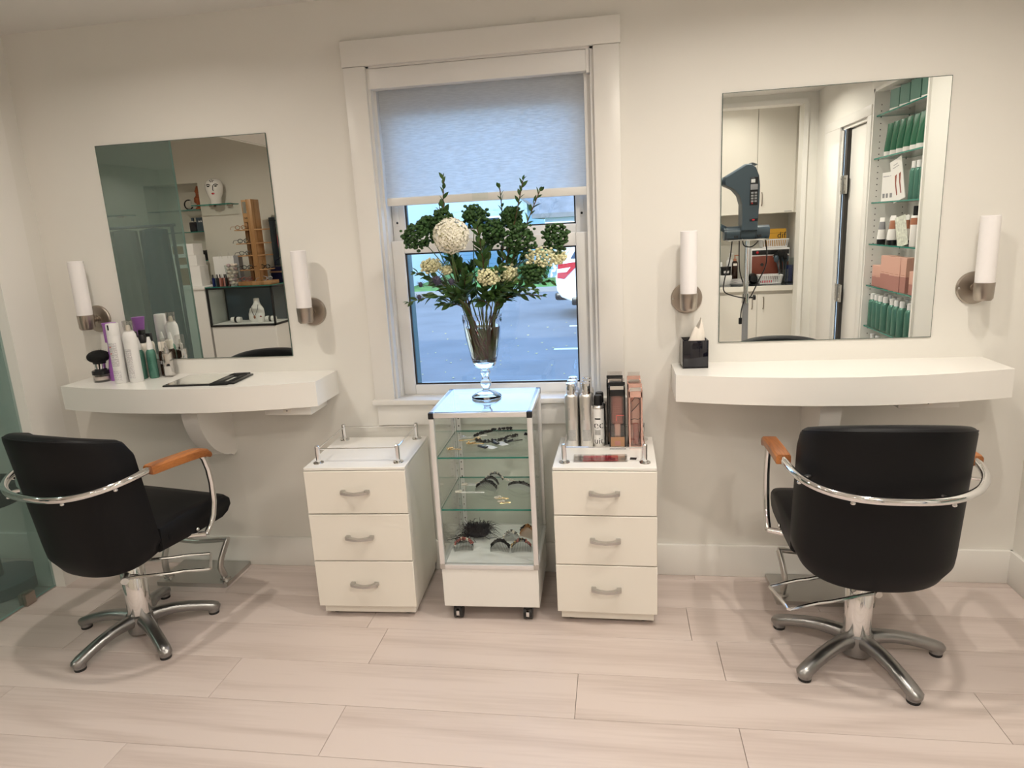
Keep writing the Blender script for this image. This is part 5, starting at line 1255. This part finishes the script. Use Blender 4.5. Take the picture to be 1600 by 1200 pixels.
# hair processor on its stand ---------------------------------------------
t = thing('hair_processor', 'dark grey hooded hair processor machine on a chrome stand with cables', 'hair dryer', (.888, -2.20, 0)); SLT = 'bluegrey'
# hood body drawn as an outline thickened toward the mirror
head = [(.055, .06), (.065, .25), (.066, .36), (.058, .425), (.036, .478), (.005, .502), (-.03, .500), (-.065, .480), (-.165, .425), (-.172, .40), (-.166, .372), (-.12, .350), (-.105, .340), (-.070, .30), (-.052, .24), (-.050, .06)]
for lvl in ((0,),):
    g = G(); n = len(head); cx, cz = 0, .32; rows = []
    for y, s_ in ((-.075, .80), (-.062, .93), (-.03, 1), (.03, 1), (.062, .93), (.075, .80)):
        rows.append([(cx+(p[0]-cx)*(1-(1-s_)*.35), y, 1.323+cz+(p[1]-cz)*(1-(1-s_)*.25)) for p in head])
    g.grid(rows, closeu=True); g.f.append(tuple(range(n))); g.m.append(0); g.f.append(tuple(range(5*n, 6*n))); g.m.append(0); g.build('hood_body', SLT, t, sharp=35)
rib = G()
for k in range(9): rib.box(-.02+k*.008, -.016+k*.008, -.05, .05, 1.822-.002*abs(k-4), 1.830-.0025*abs(k-4)**1.5*.6)
rib.build('vent_ribs', SLT, t)
kp = G().rbox(-.002, .050, .0745, .079, 1.555, 1.735, .004).build('keypad', 'panel', t)
G().rbox(.001, .047, .079, .0796, 1.655, 1.690, .002).build('screen', 'grey', kp); G().rbox(.004, .030, .079, .0800, 1.700, 1.722, .002).build('logo_plate', 'whiteink', kp)
bt = G()
for i in range(2):
    for j in range(4): bt.rbox(.005+i*.022, .021+i*.022, .079, .081, 1.575+j*.018, 1.587+j*.018, .002)
bt.build('buttons', 'grey', kp, kind='stuff'); G().ball((.013, .081, 1.568), .005).build('stop_button', 'red', kp)
G().rbox(.0, .052, .0745, .077, 1.452, 1.470, .002).build('indicator_strip', 'panel', t); G().rbox(.016, .032, .077, .0775, 1.456, 1.466, .001).build('red_lamp', 'red', t)
G().cyl((-.155, 0, 1.378), (.14, 0, 1.378), .046, n=26).build('pivot_drum', SLT, t)
for x in (-.145, -.05, .05): G().cyl((x-.002, 0, 1.378), (x+.002, 0, 1.378), .0475, n=26).build('drum_band', 'panel', t)
vs_ = G()
for x in (-.09, -.08, -.07, .06, .07, .08): vs_.rbox(x, x+.004, .030, .048, 1.345, 1.362, .001)
vs_.build('drum_slots', 'gap', t, kind='stuff')
G().tube([(-.11, .0, 1.385), (-.19, .01, 1.43), (-.26, .04, 1.50), (-.31, .08, 1.60)], .022, 12).build('side_arm', SLT, t)
G().tube([(-.155, 0, 1.72), (-.20, .0, 1.725), (-.26, .03, 1.72), (-.32, .08, 1.70)], .024, 12).build('side_arm', SLT, t)
G().rbox(-.13, .135, -.05, .06, 1.325, 1.336, .003).build('tray_plate', 'chrome', t)
G().cyl((0, 0, .93), (0, 0, 1.325), .0165, n=20).build('upper_pole', 'chrome', t)
G().cyl((0, 0, .06), (0, 0, .93), .021, n=20).build('lower_pole', 'grey', t)
G().cyl((0, 0, .90), (0, 0, .965), .026, n=20).build('clamp_collar', 'chrome', t); G().cyl((.02, 0, .935), (.055, 0, .935), .006).cyl((.050, 0, .935), (.066, 0, .935), .018, n=10).build('clamp_knob', 'black', t)
for k in range(5):
    a = k*2*pi/5; l = G().tube([(.02*cos(a), .02*sin(a), .09), (.15*cos(a), .15*sin(a), .085), (.27*cos(a), .27*sin(a), .065)], .014, 8).build('leg', 'grey', t); G().cyl((.27*cos(a)-.012, .27*sin(a), .028), (.27*cos(a)+.012, .27*sin(a), .028), .028, n=16).build('castor', 'black', l)
G().cyl((0, 0, .06), (0, 0, .12), .035).build('hub', 'grey', t)
for pts in ([(-.10, .02, 1.33), (-.115, .03, 1.2), (-.145, .03, 1.08), (-.15, .03, .99), (-.09, .03, .955), (-.01, .03, .935)], [(.11, .02, 1.36), (.125, .035, 1.25), (.12, .035, 1.15), (.08, .035, 1.06), (.04, .035, .97), (.02, .03, .935)], [(-.01, .03, .935), (-.03, .03, .86), (-.035, .03, .80)], [(-.035, .03, 1.33), (-.02, .03, 1.29), (.03, .03, 1.285), (.07, .03, 1.32)], [(-.05, .0, 1.33), (-.045, -.02, 1.2), (-.035, -.02, 1.1), (.0, -.022, 1.0)]):
    P = [Vector(p) for p in pts]; Q = []
    for i in range(len(P)-1):
        a0, a1, a2, a3 = P[max(0, i-1)], P[i], P[i+1], P[min(len(P)-1, i+2)]
        for k in range(5):
            u = k/5; Q.append(.5*((2*a1)+(a2-a0)*u+(2*a0-5*a1+4*a2-a3)*u*u+(3*a1-a0-3*a2+a3)*u**3))
    Q.append(P[-1]); G().tube(Q, .0042, 7).build('cable', 'black', t)
G().rbox(-.048, -.026, .022, .038, .755, .80, .004).build('plug', 'black', t)

# ================================================================== SEEN IN THE LEFT MIRROR: the shop
SY = -4.50
t = thing('showcase_counter', 'white counter cabinet with a black framed glass showcase on top', 'counter', (-4.236, SY-.20, 0))
w = .403; d_ = .198
G().rbox(-w+.01, w-.01, -d_, d_-.01, .02, .55, .003, 1).build('base', 'lacq', t); G().rbox(-w+.05, w-.05, -d_+.05, d_-.04, 0, .022, .002, 1).build('plinth', 'black', t)
fr = G()
for x in (-w, w-.02):
    for y in (-d_, d_-.02): fr.box(x, x+.02, y, y+.02, .55, 1.0)
for z in (.55, .978):
    fr.box(-w, w, d_-.02, d_, z, z+.022); fr.box(-w, w, -d_, -d_+.02, z, z+.022); fr.box(-w, -w+.02, -d_, d_, z, z+.022); fr.box(w-.02, w, -d_, d_, z, z+.022)
fr.build('showcase_frame', 'black', t, flat=True)
G().pane(-w+.01, w-.01, d_-.012, d_-.008, .56, .99, 1).build('front_pane', ['casepane', 'gedge'], t); G().pane(-w+.008, -w+.012, -d_+.01, d_-.01, .56, .99, 0).build('side_pane', ['casepane', 'gedge'], t); G().pane(w-.012, w-.008, -d_+.01, d_-.01, .56, .99, 0).build('side_pane', ['casepane', 'gedge'], t)
G().pane(-w, w, -d_, d_, 1.0005, 1.008, 2).build('top_pane', ['casepane', 'gedge'], t); G().box(-w+.02, w-.02, -d_+.02, d_-.02, .572, .578).build('showcase_floor', 'paper', t, flat=True); G().box(-w+.02, w-.02, -d_+.02, -d_+.024, .58, .978).build('back_panel', 'bluegrey', t, flat=True)
t = thing('counter_cabinet', 'white counter cabinet left of the glass showcase', 'counter', (-5.10, SY-.25, 0)); G().rbox(-.44, .44, -.24, .23, .03, 1.0, .003, 1).build('body', 'lacq', t); G().rbox(-.45, .45, -.245, .245, .985, 1.018, .003, 1).build('top', 'trim', t); G().rbox(-.4, .4, -.2, .2, 0, .03, .002, 1).build('plinth', 'black', t)
TZ = 1.0085
# jewellery inside the showcase
t = thing('necklace_bust', 'white necklace bust with a dark pendant inside the showcase', 'display bust', (-4.16, -4.70, .578))
rows = []
for z, wx, dy, oy in ((0, .07, .05, 0), (.03, .095, .045, .01), (.09, .10, .04, 0), (.15, .085, .035, -.015), (.19, .05, .032, -.025), (.22, .034, .030, -.03), (.265, .032, .03, -.03), (.27, .02, .02, -.03)):
    rows.append([(wx*cos(2*pi*k/20), oy+dy*sin(2*pi*k/20), z) for k in range(20)])
g = G().grid(rows, closeu=True); g.f.append(tuple(range(7*20, 8*20))); g.m.append(0); g.build('bust', 'paper', t)
G().tube([(-.045, .028, .20), (-.04, .04, .15), (-.012, .055, .085), (0, .058, .07), (.012, .055, .085), (.04, .04, .15), (.045, .028, .20)], .003, 6).build('cord', 'ink', t); G().ball((0, .058, .058), (.014, .006, .02)).build('pendant', 'brownlbl', t)
def bracelet(label, loc, m_):
    t = thing('bracelet_stand', label, 'bracelet', loc); G().lathe([(0, -.06), (.03, -.06), (.033, -.03), (.033, .03), (.03, .06), (0, .06)], (0, 0, .0335), 18, 0, Matrix.Rotation(pi/2, 4, 'Y')).build('roll', 'paper', t)
    G().lathe([(.0335, -.014), (.037, -.012), (.037, .012), (.0335, .014)], (0, 0, .0335), 22, 0, Matrix.Rotation(pi/2, 4, 'Y')).build('bracelet', m_, t)
bracelet('black bracelet on a white roll, left in the showcase', (-4.40, -4.66, .578), 'jet'); bracelet('dark bracelet on a white roll, right of the bust', (-3.97, -4.66, .578), 'darkcomb')
t = thing('ring_box', 'small white ring box with red stone beside the bust', 'ring box', (-4.07, -4.62, .578)); G().rbox(-.028, .028, -.028, .028, 0, .06, .004).build('box', 'paper', t); G().ball((0, .0, .064), .011).build('stone', 'gem', t)
# on top of the counter
for k, (h, wx) in enumerate(((.235, .15), (.12, .145), (.13, .14))):
    z = 1.018+(0, .2355, .356)[k]; t = thing('gift_carton', '%s white carton in the stack on the shop counter' % ('lowest', 'middle', 'topmost')[k], 'box', (-4.90-.012*k, -4.70, z), radians(-6+2*k)); G().rbox(-wx, wx, -.10, .10, 0, h, .002, 1).build('carton_body', 'paper', t)
    G().box(-wx+.03, wx-.12, .10, .1006, .02, h-.02).build('blank_tan_panel', 'rattan', t, flat=True)
t = thing('paper_bag', 'white paper gift bag with cord handles behind the pebble bowl', 'bag', (-4.50, -4.82, TZ)); G().rbox(-.16, .16, -.045, .045, 0, .335, .002, 1).build('bag', 'paper', t); G().rbox(.10, .161, -.0455, .0465, 0, .336, .001, 1).build('grey_gusset', 'grey', t)
for x in (-.06, .05): G().tube([(x-.02, .046, .31), (x-.012, .05, .36), (x+.0, .052, .375), (x+.012, .05, .36), (x+.02, .046, .31)], .0025, 6).build('cord', 'silver', t)
cols = ['blueliq', 'bluegrey', 'ink', 'pinkd', 'brownbox', 'pinkd', 'ink', 'brownbox']
for k in range(8):
    x = -4.595+k*.027; t = thing('polish_bottle', '%s small dark polish bottle in the row by the pebble bowl' % ORD[k], 'bottle', (x, -4.62-.012*(k % 2), TZ), 0, 'small polish bottles'); G().rbox(-.0115, .0115, -.012, .012, 0, .095, .003).build('bottle', cols[k], t); G().cyl((0, 0, .095), (0, 0, .135), .0075, .006, 12).build('cap', 'silver' if k % 3 == 1 else 'ink', t)
t = thing('glass_bowl', 'clear glass vase full of pebbles on the showcase', 'vase', (-4.345, -4.62, TZ)); G().lathe([(0, 0), (.055, 0), (.058, .01), (.078, .20), (.082, .235), (.0785, .235), (.0745, .20), (.055, .014), (0, .012)], n=28).build('bowl', 'clear', t)
q = random.Random(4); k = 0
for lay in range(6):
    z = TZ+.032+lay*.040; rr_ = .052+.020*(lay/5); n = 5
    for i in range(n+(1 if lay < 5 else 0)):
        a = i*2*pi/n+lay*.6; c = (0, 0) if i == n else (rr_*.62*cos(a), rr_*.62*sin(a)); m_ = 'pebble' if q.random() < .55 else 'pebble2'
        o = G().ball((0, 0, 0), (.029, .021, .017), 10, 7).build('pebble', m_, None, loc=(-4.345+c[0], -4.62+c[1], z), rot=(q.uniform(-.4, .4), q.uniform(-.5, .5), q.uniform(0, 3)))
        LYR = ('bottom', 'second lowest', 'third lowest', 'third highest', 'second highest', 'top')[lay]; cl = 'cream' if m_ == 'pebble' else 'mauve'; tag(o, 'smooth %s pebble in the %s layer of the glass vase' % (cl, LYR), 'pebble', '%s pebbles in the %s layer' % (cl, LYR))
# eyewear rack
t = thing('eyewear_rack', 'tall pine eyewear display rack on the showcase', 'rack', (-4.075, -4.69, TZ)); RX = -4.075
G().rbox(-.195, .195, -.11, .11, 0, .042, .003).build('base', 'pine', t); G().rbox(.012, .075, -.09, .09, .042, .945, .003).build('upright', 'pine', t); G().rbox(-.095, -.055, -.035, -.01, .042, .70, .002).build('back_slat', 'pine', t)
G().rbox(-.09, .012, -.03, .0, .70, .945, .003).build('head_board', 'pine', t); G().box(-.078, .0, .0005, .003, .80, .925).build('mirror_panel', 'mirror', t, flat=True)
RZ_ = [.175, .335, .47, .62]
for z in RZ_: G().rbox(-.17, .175, -.085, .085, z-.012, z, .002).build('shelf', 'pine', t)
text_flat('NABE', .030, 'ink', t, (-.038, .0005, .735), (pi/2, 0, pi), flip=True)
def glasses(label, loc, rz, m_):
    t = thing('eyeglasses', label, 'eyeglasses', loc, rz, 'eyeglasses on the pine rack'); f = G()
    for sx in (-1, 1):
        f.tube([(sx*.034+.027*cos(a)*(1 if abs(cos(a)) < .9 else .97), 0, .026+.021*sin(a)) for a in [2*pi*i/20 for i in range(20)]], .0038, 6, closed=True)
    f.tube([(-.009, .0, .032), (0, .002, .035), (.009, 0, .032)], .003, 6); f.build('front_frame', m_, t)
    for sx in (-1, 1): G().tube([(sx*.064, -.001, .036), (sx*.068, -.02, .036), (sx*.068, -.10, .034), (sx*.066, -.135, .016), (sx*.065, -.145, .004)], .0028, 6).build('temple', m_, t)
    for sx in (-1, 1): G().lathe([(0, -.0007), (.0245, -.0007), (.0245, .0007), (0, .0007)], (sx*.034, 0, .026), 18, 0, Matrix.Rotation(pi/2, 4, 'X')).build('lens', 'clear', t)
    return t
for k, (x, z, m_) in enumerate(((-.115, RZ_[3], 'tort'), (-.105, RZ_[2], 'jet'), (-.105, RZ_[1], 'darkcomb'), (-.10, RZ_[0], 'jet'), (-.12, .042, 'gem'), (.12, RZ_[0], 'jet'), (.13, .042, 'grey'))):
    glasses('%s eyeglasses on the pine rack, %s' % ({'tort': 'tortoiseshell', 'jet': 'black', 'darkcomb': 'smoke', 'gem': 'dark red', 'grey': 'grey'}[m_], ('top shelf', 'second shelf from top', 'third shelf from top', 'lowest shelf, left pair', 'base, left pair', 'lowest shelf, right pair', 'base, right pair')[k]), (RX+x, -4.655, TZ+z), radians(170 if k < 5 else 185), m_)
# niche contents and wall shelf
for k, z in enumerate((1.903, 1.645, 1.30)):
    o = G().pane(QX0+.002, QX1-.002, QY-.235, QY-.01, z-.008, z, 2).build('glass_shelf', ['shelfgl', 'gedge']); tag(o, '%s glass shelf in the shop wall niche' % ('top', 'middle', 'lowest')[k], 'shelf', 'glass shelves in the shop niche')
t = thing('figurine', 'terracotta figurine at the right end of the top niche shelf', 'figurine', (-4.955, QY-.09, 1.903)); g = G().lathe([(0, 0), (.05, 0), (.05, .02), (.025, .035), (.035, .07), (.05, .10), (.055, .13), (.03, .16), (.028, .19), (.036, .215), (.02, .25), (.012, .27), (0, .275)], n=16); g.ball((-.035, 0, .10), (.03, .02, .03)).ball((.03, .01, .18), (.02, .018, .02)); g.build('figure', 'terracotta', t)
t = thing('watch_stand', 'looped black bracelet on a small stand, top niche shelf', 'bracelet', (-5.09, QY-.08, 1.903)); G().tube([(.055*cos(a), 0, .062+.055*sin(a)) for a in [radians(60+i*14) for i in range(20)]], .008, 8).build('strap', 'jet', t); G().rbox(-.02, .08, -.03, .03, 0, .008, .002).build('stand', 'grey', t); G().rbox(.02, .034, -.01, .01, .07, .11, .003).build('clasp', 'silver', t)
t = thing('perfume_bottle', 'black perfume bottle on the middle niche shelf', 'bottle', (-5.075, QY-.09, 1.645)); G().rbox(-.045, .045, -.02, .02, 0, .115, .01, 3).build('bottle', 'blackgl', t); G().cyl((0, 0, .115), (0, 0, .128), .012).build('collar', 'silver', t); G().rbox(-.013, .013, -.013, .013, .128, .165, .003).build('stopper', 'bluegrey', t)
t = thing('perfume_carton', 'dark grey perfume carton beside the black bottle', 'box', (-4.955, QY-.09, 1.645), radians(8)); G().rbox(-.062, .062, -.03, .03, 0, .165, .002, 1).build('carton_body', 'bluegrey', t)
for x in (-.018, .012): G().add([(x-.012, .0305, .11), (x+.012, .0305, .11), (x, .0305, .138)], [(0, 1, 2)]).build('emblem', 'whiteink', t, flat=True)
t = thing('black_box', 'narrow black box on the lowest niche shelf', 'box', (-4.945, QY-.07, 1.30)); G().rbox(-.03, .03, -.05, .05, 0, .12, .002, 1).build('box', 'black', t)
t = thing('wall_shelf', 'glass wall shelf under the painted face vase', 'shelf', (-4.64, QY, 1.94)); G().pane(-.245, .245, .004, .20, -.010, 0, 2).build('glass', ['shelfgl', 'gedge'], t)
for x in (-.08, .14): G().rbox(x-.03, x+.03, .0, .045, -.025, .012, .004).build('clamp', 'nickel', t)
t = thing('face_vase', 'white ceramic vase painted with a simple face on the glass wall shelf', 'vase', (-4.62, QY+.10, 1.940), radians(-14)); rows = []
for z, r_ in ((0, .060), (.005, .063), (.06, .066), (.12, .088), (.17, .100), (.22, .100), (.255, .086), (.278, .06), (.288, .03), (.289, .0005)):
    rows.append([(r_*cos(2*pi*k/28), r_*.85*sin(2*pi*k/28), z) for k in range(28)])
g = G().grid(rows, closeu=True); g.f.append(tuple(range(28))); g.m.append(0); g.build('vase', 'porcelain', t)
def onface(x, z):
    prof = [(0, .063), (.06, .066), (.12, .088), (.17, .100), (.22, .100), (.255, .086), (.278, .06)]
    for (za, ra), (zb, rb) in zip(prof, prof[1:]):
        if za <= z <= zb: r_ = ra+(rb-ra)*(z-za)/(zb-za)
    return (x, .85*sqrt(max(0, r_*r_-x*x))+.0012, z)
for sx in (-1, 1):
    G().tube([onface(sx*.016, .210), onface(sx*.03, .220), onface(sx*.05, .221), onface(sx*.066, .213)], .0045, 6).build('eyebrow', 'ink', t)
    G().ball(onface(sx*.040, .200), (.018, .004, .007), 10, 6).build('eye', 'ink', t)
G().tube([onface(.014, .208), onface(.010, .18), onface(.006, .155), onface(.016, .150)], .004, 6).build('nose_line', 'ink', t); G().ball(onface(0, .118), (.018, .004, .010), 10, 6).build('mouth', 'lips', t)
for x, z in ((-.02, .262), (.0, .268), (.018, .262), (-.008, .25), (.01, .25)): G().ball(onface(x, z), (.007, .004, .006), 8, 5).build('hair_curl', 'ink', t)
# at the right edge of the left mirror
t = thing('handbag', 'navy and tan handbag on the shop side table', 'bag', (-3.92, -4.972, .99)); G().rbox(-.13, .13, -.05, .05, 0, .20, .03, 3).build('bag', 'navy', t); G().rbox(-.132, .132, -.052, .052, .13, .15, .004).build('tan_band', 'tan', t); G().tube([(-.08, 0, .19), (-.06, 0, .27), (0, 0, .30), (.06, 0, .27), (.08, 0, .19)], .006, 8).build('strap', 'navy', t)
t = thing('side_table', 'small white side table carrying the handbag', 'table', (-3.78, -4.975, 0)); G().rbox(-.30, .32, -.07, .065, .965, .99, .002, 1).build('tabletop', 'trim', t); G().rbox(-.30, .32, -.07, .065, .52, .535, .002, 1).build('shelf', 'trim', t)
for x in (-.28, .30):
    for y in (-.054, .05): G().box(x-.014, x+.014, y-.014, y+.014, 0, .965).build('leg', 'black', t, flat=True)
t = thing('storage_box', 'brown woven box with yellow tag under the side table top', 'box', (-3.90, -4.975, .5355)); G().rbox(-.12, .12, -.06, .06, 0, .30, .006).build('box', 'rattan', t); G().rbox(-.09, -.01, .06, .064, .15, .25, .002).build('tag', 'yellow', t)
for k, (m_, n_) in enumerate((('rattan', 'brown'), ('teal', 'teal'), ('pinkcomb', 'pink'), ('yellow', 'yellow'))): tag(G().rbox(-4.01, -3.79, -5.03, -4.92, .8365+k*.029, .8645+k*.029, .004).build('folded_scarf', m_), '%s folded scarf in the stack on the woven box' % n_, 'scarf', 'folded scarves')
t = thing('scarf_rail', 'slate upright rail with scarves on the shop wall, right of the eyewear rack', 'rail', (-4.00, -5.035, 0)); G().rbox(-.035, .035, -.0145, .012, 1.20, 1.76, .004).build('post', 'bluegrey', t); G().cyl((-.03, .015, 1.72), (.35, .015, 1.72), .01).build('arm', 'bluegrey', t)
for k, (m_, x, z0, n_) in enumerate((('pinkcomb', .10, 1.30, 'pink'), ('yellow', .17, 1.15, 'yellow'), ('rose', .24, 1.05, 'rose'))):
    rows = [[(x-.035+.07*i/8+.006*sin(i+j), .030+.010*sin(i*1.6+j*.4)*(1 if s_ else 1), 1.735-(1.735-z0)*j/8) for i in range(9)] for j in range(9) for s_ in (0,)]
    o = G().grid(rows).grid([[(p[0], p[1]-.004, p[2]) for p in r_] for r_ in rows]).build('scarf', m_, None, loc=(-4.0, -5.035, 0)); tag(o, '%s scarf hanging from the slate wall rail' % n_, 'scarf', 'hanging scarves')
# hangings behind the glass partition
t = thing('garment_rack', 'dark garment rack behind the green glass partition', 'rack', (-4.10, -2.62, 0))
for x in (-.45, .45): G().cyl((x, 0, 0.02), (x, 0, 1.66), .014).cyl((x, -.22, .02), (x, .22, .02), .014).build('stand', 'bluegrey', t)
G().cyl((-.48, 0, 1.66), (.48, 0, 1.66), .012).build('rail', 'bluegrey', t)
for k, (x, m_, L_, n_) in enumerate(((-.29, 'teal', 1.15, 'leftmost, teal'), (.0, 'glitter', 1.05, 'middle, grey speckled'), (.28, 'teal', 1.20, 'rightmost, teal'))):
    t = thing('salon_cape', 'folded salon cape on the garment rack, %s' % n_, 'cape', (-4.10+x, -2.62, 1.648)); rows = []
    for j in range(12):
        z = -.02-L_*j/11; w_ = .125+.02*j/11
        rows.append([(w_*cos(2*pi*i/28), (.045+.02*j/11)*sin(2*pi*i/28)+.010*sin(i*2.2+j*.2), z) for i in range(28)])
    G().grid(rows, closeu=True).grid([[(p[0]*.05, p[1]*.05, .0) for p in rows[0]], rows[0]], closeu=True).build('cloth', m_, t, sharp=60)
    G().tube([(0, 0, -.02), (0, 0, .006), (.008, 0, .016), (0, 0, .024), (-.008, 0, .016)], .003, 6).build('hook', 'steel', t)
for k, (z, y) in enumerate(((1.93, -5.045), )):
    t = thing('wall_shelf', 'long glass wall shelf behind the partition', 'shelf', (-6.25, QY, z-.05)); G().pane(-.5, .5, .004, .22, -.01, 0, 2).build('glass', ['shelfgl', 'gedge'], t)
    for x in (-.3, .3): G().rbox(x-.03, x+.03, 0, .045, -.025, .012, .004).build('clamp', 'nickel', t)
# round stool base seen low through the partition
t = thing('pedestal_stool', 'grey round pedestal base behind the glass partition', 'stool', (-2.815, -.30, 0)); G().lathe([(0, 0), (.165, 0), (.17, .008), (.165, .055), (.15, .065), (0, .068)], n=40).build('base', 'grey', t); G().cyl((0, 0, .06), (0, 0, .42), .03).build('column', 'steel', t); G().lathe([(0, .42), (.17, .42), (.18, .44), (.18, .48), (.16, .50), (0, .50)], n=36).build('seat', 'vinyl', t)
